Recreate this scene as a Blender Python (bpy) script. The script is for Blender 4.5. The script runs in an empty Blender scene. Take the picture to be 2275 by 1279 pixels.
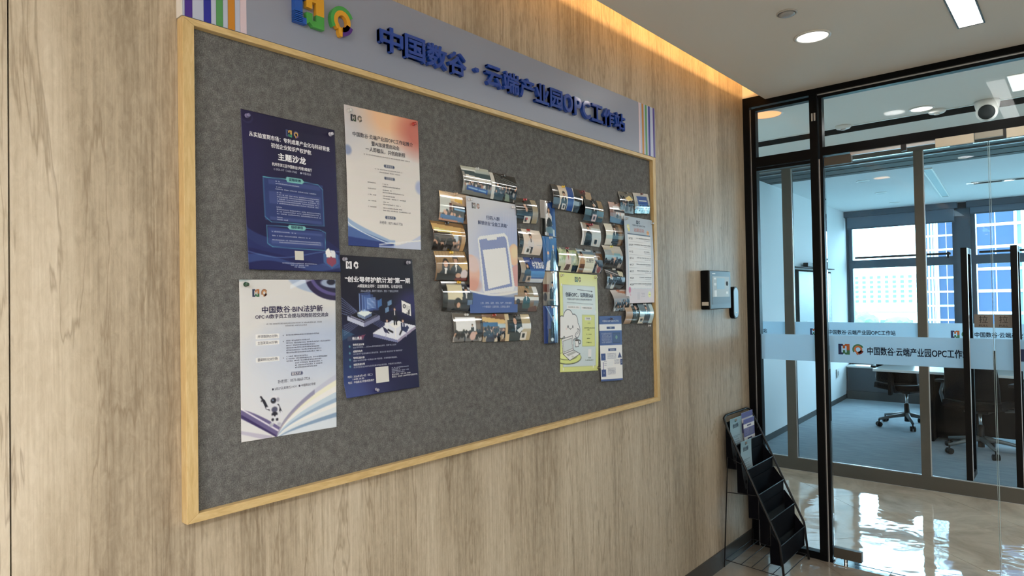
import bpy, bmesh, math, random
import numpy as np
from mathutils import Vector, Matrix

# ------------------------------------------------------------------ camera, world, sun, exposure
SC = bpy.context.scene
COL = SC.collection
FPX, YAW, PITCH, ROLL = 1456.74, -0.721025, 0.015922, -0.017648
CAM = Vector((1.60385, 0.0, 1.55))
_f = Vector((math.sin(YAW)*math.cos(PITCH), math.cos(YAW)*math.cos(PITCH), math.sin(PITCH)))
_r = Vector((math.cos(YAW), -math.sin(YAW), 0)); _u = _r.cross(_f)
_r2 = _r*math.cos(ROLL)+_u*math.sin(ROLL); _u2 = -_r*math.sin(ROLL)+_u*math.cos(ROLL)
cd = bpy.data.cameras.new('camera'); cam = bpy.data.objects.new('camera', cd); COL.objects.link(cam)
cam.matrix_world = Matrix(((_r2.x, _u2.x, -_f.x, CAM.x), (_r2.y, _u2.y, -_f.y, CAM.y), (_r2.z, _u2.z, -_f.z, CAM.z), (0, 0, 0, 1)))
cd.sensor_width = 36; cd.lens = FPX/2275*36; cd.clip_start = 0.05; cd.clip_end = 2000
SC.camera = cam
SC.view_settings.view_transform = 'Standard'; SC.view_settings.look = 'None'
SC.view_settings.gamma = 1; SC.view_settings.use_curve_mapping = False
SC.view_settings.exposure = 0.0
SC.cycles.max_bounces = 10; SC.cycles.diffuse_bounces = 5; SC.cycles.glossy_bounces = 5
SC.cycles.transmission_bounces = 8; SC.cycles.transparent_max_bounces = 24
SC.cycles.sample_clamp_indirect = 6

wd = bpy.data.worlds.new('overcast_sky'); SC.world = wd; wd.use_nodes = True
bg = wd.node_tree.nodes['Background']; bg.inputs[0].default_value = (0.55, 0.80, 0.97, 1); bg.inputs[1].default_value = 12.5

def area(name, loc, size, power, color, rot=(0, 0, 0), shape='RECTANGLE', portal=False, spread=180):
    l = bpy.data.lights.new(name, 'AREA'); l.shape = shape; l.size = size[0]
    if shape in ('RECTANGLE', 'ELLIPSE'): l.size_y = size[1]
    l.energy = power; l.color = color; l.spread = math.radians(spread)
    if portal: l.cycles.is_portal = True
    o = bpy.data.objects.new(name, l); COL.objects.link(o); o.location = loc; o.rotation_euler = rot
    return o
ZC = 2.745
# portals guide the sky's light through the real window openings
area('office_window_portal', (1.95, 10.62, 1.5), (6.0, 2.0), 1, (1, 1, 1), (math.radians(-90), 0, 0), portal=True)
# lamps of the ceiling fittings, some added out of view (the fittings themselves are modelled below)
DOWN = [(0.667, 3.215), (2.9, 2.2)]  # the second one is unseen, added to help light the hall
for p in DOWN: area('downlight_lamp', (p[0], p[1], ZC-0.012), (0.12, 0.12), 1.6, (1, 0.97, 0.93), shape='DISK')
LIN = [(1.236, 2.95)]
ADDED_PANELS = [(2.55, -0.9), (2.7, -2.9), (1.45, -1.75)]  # unseen ceiling panels, added behind the viewer to light the hall and wall
for p in ADDED_PANELS: area('hall_panel_lamp', (p[0], p[1], ZC-0.012), (0.58, 1.18), 62, (1, 0.99, 0.985))
for p in LIN: area('linear_lamp', (p[0], p[1], ZC-0.012), (0.085, 1.2), 5, (1, 0.98, 0.95))
area('vestibule_lamp', (0.811, 4.993, ZC-0.012), (0.12, 0.12), 1.6, (1, 0.98, 0.94), shape='DISK')
area('vestibule_panel_lamp', (1.60, 4.775, ZC-0.012), (0.58, 0.34), 14, (1, 0.97, 0.92))
area('vestibule_panel_lamp', (3.0, 4.83, ZC-0.012), (0.58, 0.58), 50, (1, 0.97, 0.90))  # unseen extra lamp, added to brighten the vestibule ceiling
area('vestibule_warm_lamp', (0.02, 4.38, ZC-0.012), (0.15, 0.15), 3, (1, 0.5, 0.18), shape='DISK')
area('office_lamp', (0.98, 8.94, ZC-0.012), (0.1, 0.1), 1, (0.9, 0.97, 1.0), shape='DISK')
# warm LED strip hidden in the ceiling cove along the panelled wall
area('cove_led_strip', (0.27, -0.1, 2.835), (0.03, 8.2), 27, (1.0, 0.55, 0.2), (0, math.radians(100), 0))

# ------------------------------------------------------------------ helpers
def lin(c):
    return tuple(((x/255)/12.92 if x/255 <= 0.04045 else ((x/255+0.055)/1.055)**2.4) for x in c)
_M = {}
def mat(name, rgb, rough=0.5, metal=0.0, spec=0.5, coat=0.0, emis=None, es=0.0, alpha=None):
    if name in _M: return _M[name]
    m = bpy.data.materials.new(name); m.use_nodes = True
    b = m.node_tree.nodes['Principled BSDF']
    b.inputs['Base Color'].default_value = (*lin(rgb), 1); b.inputs['Roughness'].default_value = rough
    b.inputs['Metallic'].default_value = metal; b.inputs['Specular IOR Level'].default_value = spec
    b.inputs['Coat Weight'].default_value = coat; b.inputs['Coat Roughness'].default_value = 0.05
    if emis: b.inputs['Emission Color'].default_value = (*lin(emis), 1); b.inputs['Emission Strength'].default_value = es
    # faint procedural wear so that nothing is perfectly uniform
    nt = m.node_tree; tc = nt.nodes.new('ShaderNodeTexCoord'); n = nt.nodes.new('ShaderNodeTexNoise')
    n.inputs['Scale'].default_value = 40; mr = nt.nodes.new('ShaderNodeMapRange')
    mr.inputs['To Min'].default_value = max(0.0, rough-0.04); mr.inputs['To Max'].default_value = min(1.0, rough+0.04)
    nt.links.new(tc.outputs['Object'], n.inputs['Vector']); nt.links.new(n.outputs['Fac'], mr.inputs['Value'])
    nt.links.new(mr.outputs['Result'], b.inputs['Roughness'])
    _M[name] = m; return m
def P(m): return m.node_tree.nodes['Principled BSDF']
def ramp(nt, stops):
    r = nt.nodes.new('ShaderNodeValToRGB'); e = r.color_ramp.elements
    while len(e) < len(stops): e.new(0.5)
    for i, (p, c) in enumerate(stops): e[i].position = p; e[i].color = (*lin(c), 1)
    return r
def texco(nt, scale, kind='Object', rot=(0, 0, 0)):
    tc = nt.nodes.new('ShaderNodeTexCoord'); mp = nt.nodes.new('ShaderNodeMapping')
    mp.inputs['Scale'].default_value = scale; mp.inputs['Rotation'].default_value = rot
    nt.links.new(tc.outputs[kind], mp.inputs['Vector']); return mp.outputs[0]
def noise(nt, vec, scale=1, detail=4, rough=0.5, dist=0):
    n = nt.nodes.new('ShaderNodeTexNoise'); n.inputs['Scale'].default_value = scale; n.inputs['Detail'].default_value = detail
    n.inputs['Roughness'].default_value = rough; n.inputs['Distortion'].default_value = dist
    nt.links.new(vec, n.inputs['Vector']); return n.outputs['Fac']
def math_(nt, op, a, b=None, c=None):
    n = nt.nodes.new('ShaderNodeMath'); n.operation = op
    for i, x in enumerate((a, b, c)):
        if x is None: continue
        if isinstance(x, (int, float)): n.inputs[i].default_value = x
        else: nt.links.new(x, n.inputs[i])
    return n.outputs[0]
def mixc(nt, fac, a, b, mode='MIX'):
    n = nt.nodes.new('ShaderNodeMix'); n.data_type = 'RGBA'; n.blend_type = mode
    for i, x in ((0, fac), (6, a), (7, b)):
        if isinstance(x, (int, float)): n.inputs[i].default_value = x
        elif isinstance(x, tuple): n.inputs[i].default_value = (*lin(x), 1)
        else: nt.links.new(x, n.inputs[i])
    return n.outputs[2]
def bump(nt, h, strength, dist, bsdf):
    b = nt.nodes.new('ShaderNodeBump'); b.inputs['Strength'].default_value = strength; b.inputs['Distance'].default_value = dist
    nt.links.new(h, b.inputs['Height']); nt.links.new(b.outputs[0], bsdf.inputs['Normal'])

class MB:
    """collects shapes, linked as one mesh object"""
    def __init__(s): s.v = []; s.f = []; s.mi = []; s.cur = 0
    def poly(s, pts): 
        n = len(s.v); s.v += [tuple(p) for p in pts]; s.f.append(tuple(range(n, n+len(pts)))); s.mi.append(s.cur); return s
    def box(s, x0, x1, y0, y1, z0, z1, M=None):
        n = len(s.v); c = [(x0, y0, z0), (x1, y0, z0), (x1, y1, z0), (x0, y1, z0), (x0, y0, z1), (x1, y0, z1), (x1, y1, z1), (x0, y1, z1)]
        if M: c = [tuple(M @ Vector(p)) for p in c]
        s.v += c
        for f in ((0, 3, 2, 1), (4, 5, 6, 7), (0, 1, 5, 4), (1, 2, 6, 5), (2, 3, 7, 6), (3, 0, 4, 7)): s.f.append(tuple(n+i for i in f)); s.mi.append(s.cur)
        return s
    def prism(s, pts, vec):
        n = len(s.v); k = len(pts); vec = Vector(vec)
        s.v += [tuple(p) for p in pts] + [tuple(Vector(p)+vec) for p in pts]
        s.f.append(tuple(range(n+k-1, n-1, -1))); s.f.append(tuple(range(n+k, n+2*k))); s.mi += [s.cur]*2
        for i in range(k): s.f.append((n+i, n+(i+1) % k, n+k+(i+1) % k, n+k+i)); s.mi.append(s.cur)
        return s
    def tube(s, pts, r, seg=8, closed=False, rr=None):
        pts = [Vector(p) for p in pts]; n0 = len(s.v); k = len(pts); prev = None
        for i, p in enumerate(pts):
            a = pts[(i-1) % k] if (i or closed) else p; b = pts[(i+1) % k] if (i < k-1 or closed) else p
            d = (b-a).normalized()
            if prev is None:
                t = Vector((0, 0, 1)) if abs(d.z) < 0.9 else Vector((1, 0, 0)); e = d.cross(t).normalized()
            else: e = (prev-d*prev.dot(d)).normalized()
            prev = e; g = d.cross(e); q = rr[i] if rr else r
            for j in range(seg):
                w = 2*math.pi*j/seg; s.v.append(tuple(p+(e*math.cos(w)+g*math.sin(w))*q))
        for i in range(k if closed else k-1):
            for j in range(seg):
                a = n0+i*seg+j; b = n0+i*seg+(j+1) % seg; i2 = (i+1) % k
                s.f.append((a, b, n0+i2*seg+(j+1) % seg, n0+i2*seg+j)); s.mi.append(s.cur)
        if not closed:
            s.f.append(tuple(n0+j for j in range(seg-1, -1, -1))); s.f.append(tuple(n0+(k-1)*seg+j for j in range(seg))); s.mi += [s.cur]*2
        return s
    def lathe(s, prof, seg=24, M=None):
        n0 = len(s.v); k = len(prof)
        for (r, z) in prof:
            for j in range(seg):
                w = 2*math.pi*j/seg; p = Vector((r*math.cos(w), r*math.sin(w), z)); s.v.append(tuple(M @ p if M else p))
        for i in range(k-1):
            for j in range(seg):
                s.f.append((n0+i*seg+j, n0+i*seg+(j+1) % seg, n0+(i+1)*seg+(j+1) % seg, n0+(i+1)*seg+j)); s.mi.append(s.cur)
        s.f.append(tuple(n0+j for j in range(seg-1, -1, -1))); s.f.append(tuple(n0+(k-1)*seg+j for j in range(seg))); s.mi += [s.cur]*2
        return s
    def build(s, name, m, parent=None, smooth=False, bevel=0, loc=None):
        me = bpy.data.meshes.new(name); me.from_pydata(s.v, [], s.f)
        for x in (m if isinstance(m, (list, tuple)) else [m]): me.materials.append(x)
        me.polygons.foreach_set('material_index', s.mi)
        me.validate(); me.update()
        if bevel:
            b = bmesh.new(); b.from_mesh(me); bmesh.ops.remove_doubles(b, verts=b.verts, dist=1e-6)
            bmesh.ops.bevel(b, geom=b.edges[:], offset=bevel, segments=2, affect='EDGES', profile=0.6, clamp_overlap=True)
            b.to_mesh(me); b.free()
        if smooth: me.polygons.foreach_set('use_smooth', [True]*len(me.polygons))
        o = bpy.data.objects.new(name, me); COL.objects.link(o)
        if parent: o.parent = parent
        if loc: o.location = loc
        return o
def thing(name, label, cat, loc=(0, 0, 0), rz=0, group=None):
    o = bpy.data.objects.new(name, None); COL.objects.link(o); o.location = loc; o.rotation_euler = (0, 0, rz)
    o.empty_display_size = 0.05
    return tag(o, label, cat, group)
def tag(o, label, cat, group=None):
    o['label'] = label; o['category'] = cat
    if group: o['group'] = group
    return o
def struct(o): o['kind'] = 'structure'; return o
def copy_tree(o, parent=None):
    c = o.copy(); COL.objects.link(c)
    if parent: c.parent = parent; c.matrix_parent_inverse = o.matrix_parent_inverse
    for ch in [x for x in bpy.data.objects if x.parent == o and x != c]: copy_tree(ch, c)
    return c
def bx(name, m, parent, *b, bevel=0): return MB().box(*b).build(name, m, parent, bevel=bevel)
rnd = random.Random(4)

# ------------------------------------------------------------------ materials
def wood_wall():
    m = mat('travertine_wood_laminate', (180, 165, 140), 0.42, spec=0.35); nt = m.node_tree; b = P(m)
    v = texco(nt, (1, 1, 1))
    sep = nt.nodes.new('ShaderNodeSeparateXYZ'); nt.links.new(v, sep.inputs[0])
    big = noise(nt, texco(nt, (1, 1.0, 0.10)), 4.5, 6, 0.55, 0.5)
    mid = noise(nt, texco(nt, (1, 1.0, 0.045)), 46, 6, 0.62, 0.9)
    fine = noise(nt, texco(nt, (1, 1.0, 0.025)), 165, 4, 0.7, 0.6)
    mask = noise(nt, texco(nt, (1, 1.0, 0.03)), 3.2, 2, 0.5, 0.3)
    spk = noise(nt, texco(nt, (1, 1.0, 0.35)), 70, 5, 0.7, 0.6)
    mk = nt.nodes.new('ShaderNodeMapRange'); mk.inputs[1].default_value = 0.42; mk.inputs[2].default_value = 0.6
    nt.links.new(mask, mk.inputs[0])
    # the sheet nearest the room's end is calmer; veins grow denser along the wall
    yy = nt.nodes.new('ShaderNodeMapRange'); yy.inputs[1].default_value = 0.40; yy.inputs[2].default_value = 0.62; yy.inputs[3].default_value = 0.12; yy.inputs[4].default_value = 0.75
    nt.links.new(sep.outputs[1], yy.inputs[0])
    dens = math_(nt, 'MAXIMUM', math_(nt, 'MULTIPLY', mk.outputs[0], 0.55), yy.outputs[0])
    mxf = nt.nodes.new('ShaderNodeMix'); nt.links.new(dens, mxf.inputs[0]); nt.links.new(big, mxf.inputs[2])
    f2 = math_(nt, 'ADD', math_(nt, 'MULTIPLY', fine, 0.62), math_(nt, 'MULTIPLY', mid, 0.38))
    nt.links.new(math_(nt, 'ADD', math_(nt, 'MULTIPLY', f2, 0.72), math_(nt, 'MULTIPLY', big, 0.28)), mxf.inputs[3])
    fac = math_(nt, 'ADD', mxf.outputs[0], math_(nt, 'MULTIPLY', math_(nt, 'SUBTRACT', spk, 0.5), 0.22))
    r = ramp(nt, [(0.33, (126, 112, 94)), (0.43, (160, 146, 125)), (0.50, (180, 166, 144)), (0.58, (197, 184, 162)), (0.68, (214, 202, 182))])
    nt.links.new(fac, r.inputs[0])
    # thin meandering dark veins
    w = noise(nt, texco(nt, (1, 1.0, 0.09)), 7.0, 5, 0.6, 0.4)
    vein = math_(nt, 'ABSOLUTE', math_(nt, 'SUBTRACT', w, 0.5))
    vr = nt.nodes.new('ShaderNodeMapRange'); vr.inputs[1].default_value = 0.0; vr.inputs[2].default_value = 0.012; vr.inputs[3].default_value = 0.5; vr.inputs[4].default_value = 0.0
    nt.links.new(vein, vr.inputs[0])
    c = mixc(nt, vr.outputs[0], r.outputs[0], (128, 110, 88))
    nt.links.new(c, b.inputs['Base Color'])
    bump(nt, fac, 0.12, 0.002, b)
    return m
WOOD = wood_wall()
def felt():
    m = mat('grey_felt', (86, 86, 84), 0.95, spec=0.1); nt = m.node_tree; b = P(m)
    a = noise(nt, texco(nt, (1, 1, 1)), 330, 3, 0.7); c = noise(nt, texco(nt, (1, 1, 1)), 60, 3, 0.6)
    d = math_(nt, 'ADD', math_(nt, 'MULTIPLY', a, 0.65), math_(nt, 'MULTIPLY', c, 0.35))
    r = ramp(nt, [(0.32, (74, 74, 73)), (0.5, (104, 104, 103)), (0.68, (136, 136, 134))]); nt.links.new(d, r.inputs[0])
    nt.links.new(r.outputs[0], b.inputs['Base Color']); bump(nt, a, 0.5, 0.001, b); return m
FELT = felt()
def pine(nm='pale_pine', sc=(20, 3, 20)):
    m = mat(nm, (205, 172, 108), 0.38, spec=0.5); nt = m.node_tree; b = P(m)
    # grain runs along the wall on long bars: stretched in y; uprights share the calm tone
    a = noise(nt, texco(nt, sc), 6, 4, 0.6, 0.6)
    r = ramp(nt, [(0.3, (196, 166, 112)), (0.55, (211, 183, 130)), (0.8, (221, 198, 150))]); nt.links.new(a, r.inputs[0])
    nt.links.new(r.outputs[0], b.inputs['Base Color']); bump(nt, a, 0.06, 0.001, b); return m
PINE = pine(); PINEV = pine('pale_pine_upright', (20, 20, 3))
def marble():
    m = mat('polished_beige_tile', (150, 138, 122), 0.045, spec=0.9); nt = m.node_tree; b = P(m)
    for l in list(nt.links):
        if l.to_socket == b.inputs['Roughness']: nt.links.remove(l)
    b.inputs['Roughness'].default_value = 0.035; b.inputs['IOR'].default_value = 1.75
    a = noise(nt, texco(nt, (1, 1, 1)), 2.2, 8, 0.65, 1.2)
    r = ramp(nt, [(0.3, (138, 127, 113)), (0.5, (162, 151, 136)), (0.7, (180, 170, 154))]); nt.links.new(a, r.inputs[0])
    nt.links.new(r.outputs[0], b.inputs['Base Color'])
    w = noise(nt, texco(nt, (1, 1, 1)), 5.0, 2, 0.5, 0.4); bump(nt, w, 0.16, 0.012, b); return m
TILE = marble()
def carpet():
    m = mat('blue_grey_carpet', (104, 116, 124), 1.0, spec=0.05); nt = m.node_tree; b = P(m)
    a = noise(nt, texco(nt, (1, 1, 1)), 160, 3, 0.7); c = noise(nt, texco(nt, (1, 4, 1)), 5, 4, 0.6)
    d = math_(nt, 'ADD', math_(nt, 'MULTIPLY', a, 0.55), math_(nt, 'MULTIPLY', c, 0.45))
    r = ramp(nt, [(0.3, (128, 138, 146)), (0.7, (172, 182, 188))]); nt.links.new(d, r.inputs[0])
    nt.links.new(r.outputs[0], b.inputs['Base Color']); bump(nt, a, 0.4, 0.003, b); return m
CARPET = carpet()
def glass(name, tint, gl=0.8):
    m = bpy.data.materials.new(name); m.use_nodes = True; nt = m.node_tree; nt.nodes.clear()
    o = nt.nodes.new('ShaderNodeOutputMaterial'); t = nt.nodes.new('ShaderNodeBsdfTransparent'); g = nt.nodes.new('ShaderNodeBsdfGlossy')
    t.inputs[0].default_value = (*tint, 1); g.inputs['Roughness'].default_value = 0.0; g.inputs[0].default_value = (gl, gl, gl, 1)
    f = nt.nodes.new('ShaderNodeFresnel'); f.inputs[0].default_value = 1.2
    x = nt.nodes.new('ShaderNodeMixShader'); nt.links.new(f.outputs[0], x.inputs[0]); nt.links.new(t.outputs[0], x.inputs[1]); nt.links.new(g.outputs[0], x.inputs[2])
    nt.links.new(x.outputs[0], o.inputs[0]); return m
GLASS = glass('clear_glass', (0.975, 0.988, 0.99)); WGLASS = glass('window_glass', (0.9, 0.97, 0.99))
def film(name, rgb, a):
    m = bpy.data.materials.new(name); m.use_nodes = True; nt = m.node_tree; nt.nodes.clear()
    o = nt.nodes.new('ShaderNodeOutputMaterial'); t = nt.nodes.new('ShaderNodeBsdfTransparent'); d = nt.nodes.new('ShaderNodeBsdfDiffuse'); tr = nt.nodes.new('ShaderNodeBsdfTranslucent')
    d.inputs[0].default_value = (*lin(rgb), 1); tr.inputs[0].default_value = (*lin(rgb), 1)
    x = nt.nodes.new('ShaderNodeMixShader'); x.inputs[0].default_value = 0.72; nt.links.new(d.outputs[0], x.inputs[1]); nt.links.new(tr.outputs[0], x.inputs[2])
    y = nt.nodes.new('ShaderNodeMixShader'); y.inputs[0].default_value = a; nt.links.new(t.outputs[0], y.inputs[1]); nt.links.new(x.outputs[0], y.inputs[2])
    nt.links.new(y.outputs[0], o.inputs[0]); return m
FILM = film('frosted_film', (214, 236, 248), 0.93)
BLACK = mat('black_powder_coat', (10, 11, 13), 0.35, spec=0.12)
BLACKM = mat('black_steel', (14, 14, 16), 0.45, spec=0.5)
STEEL = mat('brushed_steel', (190, 190, 188), 0.25, metal=1.0)
SILVER = mat('satin_aluminium', (206, 208, 210), 0.35, metal=0.8)
BRONZE = mat('grey_bronze_aluminium', (80, 75, 67), 0.4, metal=0.3)
CEIL = mat('ceiling_paint', (224, 221, 214), 0.9, spec=0.2)
VCEIL = mat('vestibule_ceiling_paint', (226, 228, 224), 0.9, spec=0.2)
WHITEW = mat('office_wall_paint', (232, 236, 238), 0.85, spec=0.2)
OCEIL = mat('office_ceiling_paint', (226, 230, 232), 0.9, spec=0.2)
COVE = mat('cove_paint', (240, 236, 226), 0.9, spec=0.1)
DARKGREY = mat('dark_grey_paint', (58, 62, 64), 0.7)
SKIRT = mat('dark_metal_skirting', (74, 70, 64), 0.35, metal=0.3)
LAMP = mat('lit_diffuser', (255, 255, 250), 0.5, emis=(255, 252, 244), es=2.5)
WARMLAMP = mat('lit_warm_diffuser', (255, 200, 140), 0.5, emis=(255, 172, 100), es=0.9)
PANELLAMP = mat('lit_panel_diffuser', (245, 246, 240), 0.5, emis=(250, 248, 236), es=0.8)
WHITEPL = mat('white_plastic', (222, 222, 218), 0.4)

# ------------------------------------------------------------------ structure: hall
XR, YB, YG = 3.6, -4.5, 4.047
o = MB().box(-0.14, -0.012, YB, YG+0.03, 0, 3.05).build('wall_left', mat('dark_backing', (30, 27, 24), 0.9)); wl = struct(o)
for y0, y1 in ((YB, -2.122), (-2.118, -0.902), (-0.898, 0.3165), (0.3195, YG)):
    bx('wood_panel', WOOD, wl, -0.012, 0, y0, y1, 0.0, 2.98)
struct(bx('baseboard_left', SKIRT, None, 0, 0.008, YB, YG-0.004, 0, 0.1))
# ceiling with the open cove slot along the wall
c = MB(); c.box(0.142, XR, YB, YG+0.06, ZC, ZC+0.018).box(0.142, 0.156, YB, YG, ZC+0.018, ZC+0.062)
cl = struct(c.build('ceiling', CEIL))
cv = MB().box(0, 0.44, YB, YG, 2.985, 3.0).box(0.42, 0.435, YB, YG, ZC+0.018, 2.985).box(-0.012, 0.44, YG+0.0005, YG+0.03, ZC+0.0305, 3.0).build('trim_1', COVE); struct(cv)
wr = struct(MB().box(XR, XR+0.1, YB, YG, 0, ZC).build('wall_right', mat('hall_wall_paint', (205, 200, 190), 0.85)))
struct(MB().box(0, XR, YB-0.1, YB, 0, ZC).build('wall_back', mat('hall_wall_paint', (205, 200, 190), 0.85)))

# floor: base slab with laid polished tiles (laid diagonally, 0.8 m), joints recessed
def clip(poly, x0, x1, y0, y1):
    for ax, lim, sg in ((0, x0, 1), (0, x1, -1), (1, y0, 1), (1, y1, -1)):
        out = []
        for i in range(len(poly)):
            p, q = poly[i], poly[(i+1) % len(poly)]
            a, b_ = (p[ax]-lim)*sg, (q[ax]-lim)*sg
            if a >= 0: out.append(p)
            if a*b_ < 0: t = a/(a-b_); out.append((p[0]+(q[0]-p[0])*t, p[1]+(q[1]-p[1])*t))
        poly = out
        if len(poly) < 3: return []
    return poly
FX0, FX1, FY1 = -1.6, 4.2, 5.98
fl = struct(MB().box(FX0, FX1, YB, FY1, -0.08, -0.003).build('floor', mat('grout', (86, 78, 68), 0.7)))
A = math.radians(-41.3); TS = 0.8; org = Vector((0.103, 5.355)); ex = Vector((math.cos(A), math.sin(A))); ey = Vector((-ex.y, ex.x))
for i in range(-14, 15):
    for j in range(-14, 15):
        g = 0.0012
        q = [org+ex*(i*TS+dx)+ey*(j*TS+dy) for dx, dy in ((g, g), (TS-g, g), (TS-g, TS-g), (g, TS-g))]
        q = clip([(p.x, p.y) for p in q], FX0, FX1, YB, FY1)
        if len(q) < 3: continue
        cx_, cy_ = sum(p[0] for p in q)/len(q), sum(p[1] for p in q)/len(q)
        if (cx_ < -0.05 and cy_ < YG): continue
        if cy_ < YG and cx_ < 0.0: continue
        MB().prism([(p[0], p[1], -0.003) for p in q], (0, 0, 0.003)).build('tile', TILE, fl)

# ------------------------------------------------------------------ structure: vestibule
struct(MB().box(FX0, 0.0, YG, YG+0.06, ZC, ZC+0.02).box(FX0, FX1, YG+0.06, 5.14, ZC, ZC+0.02).box(FX0, FX1, 5.34, 5.96, ZC, ZC+0.02).build('ceiling', VCEIL))
struct(MB().box(FX0, FX1, 5.14, 5.34, ZC+0.05, ZC+0.07).box(FX0, FX1, 5.14, 5.146, ZC, ZC+0.05).box(FX0, FX1, 5.334, 5.34, ZC, ZC+0.05).build('trim_2', mat('black_slot', (42, 44, 46), 0.6)))
struct(bx('trim_3', WHITEPL, None, FX0, FX1, 5.125, 5.14, ZC-0.004, ZC+0.001))
struct(bx('wall_vestibule_left', VCEIL, None, FX0-0.1, FX0, YG, 5.99, 0, ZC))
struct(bx('wall_vestibule_return', VCEIL, None, FX0, -0.14, YG-0.07, YG+0.03, 0, ZC))
struct(bx('wall_vestibule_right', VCEIL, None, FX1, FX1+0.1, YG, 5.99, 0, ZC))
struct(bx('wall_hall_return', VCEIL, None, XR, FX1, YG-0.02, YG+0.06, 0, ZC))

# ------------------------------------------------------------------ black glazed entrance partition
GX1 = XR
pt = thing('glass_partition', 'black-framed glass partition with transom between the hall and the vestibule', 'partition', (0, YG, 0))
def pb(name, m, x0, x1, z0, z1, y0=0.0, y1=0.05, bev=0): return bx(name, m, pt, x0, x1, y0, y1, z0, z1, bevel=bev)
pb('corner_post', BLACK, 0.0, 0.04, 0, ZC+0.03); pb('corner_post', BLACK, 0.048, 0.076, 0, 2.70, 0.004)
pb('post_bead', SILVER, 0.0405, 0.0475, 0, 2.70, 0.012, 0.02)  # silver line put in for the highlight along the post groove
pb('head_rail', BLACK, 0.04, 0.142, 2.712, ZC+0.03); pb('head_rail', BLACK, 0.142, GX1, 2.712, ZC); pb('head_bead', SILVER, 0.40, GX1, 2.703, 2.711, 0.01, 0.04); pb('glazing_bar', BLACK, 0.076, GX1, 2.684, 2.702, 0.004)  # the silver head strip draws a thin white reflection line
pb('post', BLACK, 0.397, 0.44, 0, 2.712, -0.006); pb('door_jamb', BLACK, 0.448, 0.464, 0, 2.684, 0.0); pb('post_bead', SILVER, 0.4405, 0.4475, 0, 2.33, 0.006, 0.012)
pb('transom', BLACK, 0.076, 0.397, 2.334, 2.395, -0.002); pb('transom', BLACK, 0.464, GX1, 2.345, 2.395, -0.002)
pb('glazing_bar', BLACK, 0.076, 0.397, 2.312, 2.330, 0.006)
pb('bottom_rail', BLACK, 0.076, 0.397, 0, 0.042)
pb('glass_pane', GLASS, 0.07, 0.40, 0.04, 2.32, 0.02, 0.03); pb('glass_pane', GLASS, 0.07, 0.40, 2.39, 2.69, 0.02, 0.03)
pb('glass_pane', GLASS, 0.46, 2.06, 2.39, 2.69, 0.02, 0.03); pb('post', BLACK, 2.03, 2.09, 0, 2.712, -0.006)
pb('glass_pane', GLASS, 2.08, GX1, 0.04, 2.69, 0.02, 0.03); pb('bottom_rail', BLACK, 2.09, GX1, 0, 0.042)
pb('frosted_band', FILM, 0.077, 0.396, 1.15, 1.305, 0.0185, 0.0195)
MB().box(0.41, 0.418, -0.012, -0.006, 2.555, 2.6).box(0.424, 0.432, -0.012, -0.006, 2.555, 2.6).build('steel_clip', SILVER, pt)
# top door gear of the entrance
pb('door_rail', SILVER, 0.607, 1.018, 2.326, 2.344, 0.008, 0.022)
pb('rail_bracket', BLACKM, 0.86, 0.885, 2.31, 2.345, 0.002, 0.03)
LOCK = mat('champagne_aluminium', (214, 202, 180), 0.35, metal=0.25)
mg = thing('magnetic_lock', 'beige metal magnetic lock plates under the black transom above the doors', 'lock', (0, YG, 0))
bx('lock_plate', LOCK, mg, 1.02, 1.187, -0.012, 0.0, 2.298, 2.345, bevel=0.002); bx('lock_plate', LOCK, mg, 1.318, 1.485, -0.012, 0.0, 2.298, 2.345, bevel=0.002)
bx('lock_housing', mat('grey_aluminium', (150, 146, 134), 0.35, metal=0.5), mg, 1.189, 1.306, -0.01, 0.0, 2.312, 2.345, bevel=0.002)
bx('housing_end', BLACKM, mg, 1.306, 1.317, -0.011, 0.0, 2.300, 2.345)
# doors
PULLM = mat('taupe_vinyl', (118, 113, 106), 0.5)
def leaf(x0, x1, hinge, label):
    d = thing('glass_door', label, 'door', (x0, YG, 0))
    W = x1-x0
    bx('glass_pane', GLASS, d, 0, W, 0.018, 0.030, 0.012, 2.300)
    bx('pane_edge', mat('pale_glass_edge', (196, 214, 214), 0.15), d, (W-0.0015) if hinge == 0 else 0.0, W if hinge == 0 else 0.0015, 0.0185, 0.0295, 0.014, 2.298)
    bx('frosted_band', FILM, d, 0.002, W-0.003, 0.0165, 0.0175, 1.15, 1.305)
    a, b2 = (0, 0.145) if hinge == 0 else (W-0.145, W)
    bx('patch_fitting', BRONZE, d, a, b2, 0.008, 0.04, 2.286, 2.336, bevel=0.002)
    bx('patch_fitting', BRONZE, d, a, b2, 0.008, 0.04, 0.03, 0.088, bevel=0.002)
    hx = W-0.117 if hinge == 0 else 0.078
    for nm, y0, y1 in (('pull_handle', -0.075, 0.018), ('pull_handle', 0.030, 0.095)):
        h = MB()
        if y0 < 0: h.box(hx, hx+0.026, -0.075, -0.05, 0.600, 1.765).box(hx, hx+0.026, -0.05, y1, 1.735, 1.765).box(hx, hx+0.026, -0.05, y1, 0.600, 0.630)
        else: h.box(hx, hx+0.026, 0.07, 0.095, 0.600, 1.765).box(hx, hx+0.026, y0, 0.07, 1.735, 1.765).box(hx, hx+0.026, y0, 0.07, 0.600, 0.630)
        ho = h.build(nm, BLACK, d)
        if y0 < 0: bx('handle_edge', SILVER, ho, hx+0.0262, hx+0.0275, -0.0745, -0.052, 0.602, 1.763)
    return d
DOOR_L = leaf(0.468, 1.2405, 0, 'left frameless glass door with black pull handle, hinged beside the black post')
DOOR_R = leaf(1.2455, 2.018, 1, 'right frameless glass door with black pull handle at the edge of the photo')

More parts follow.
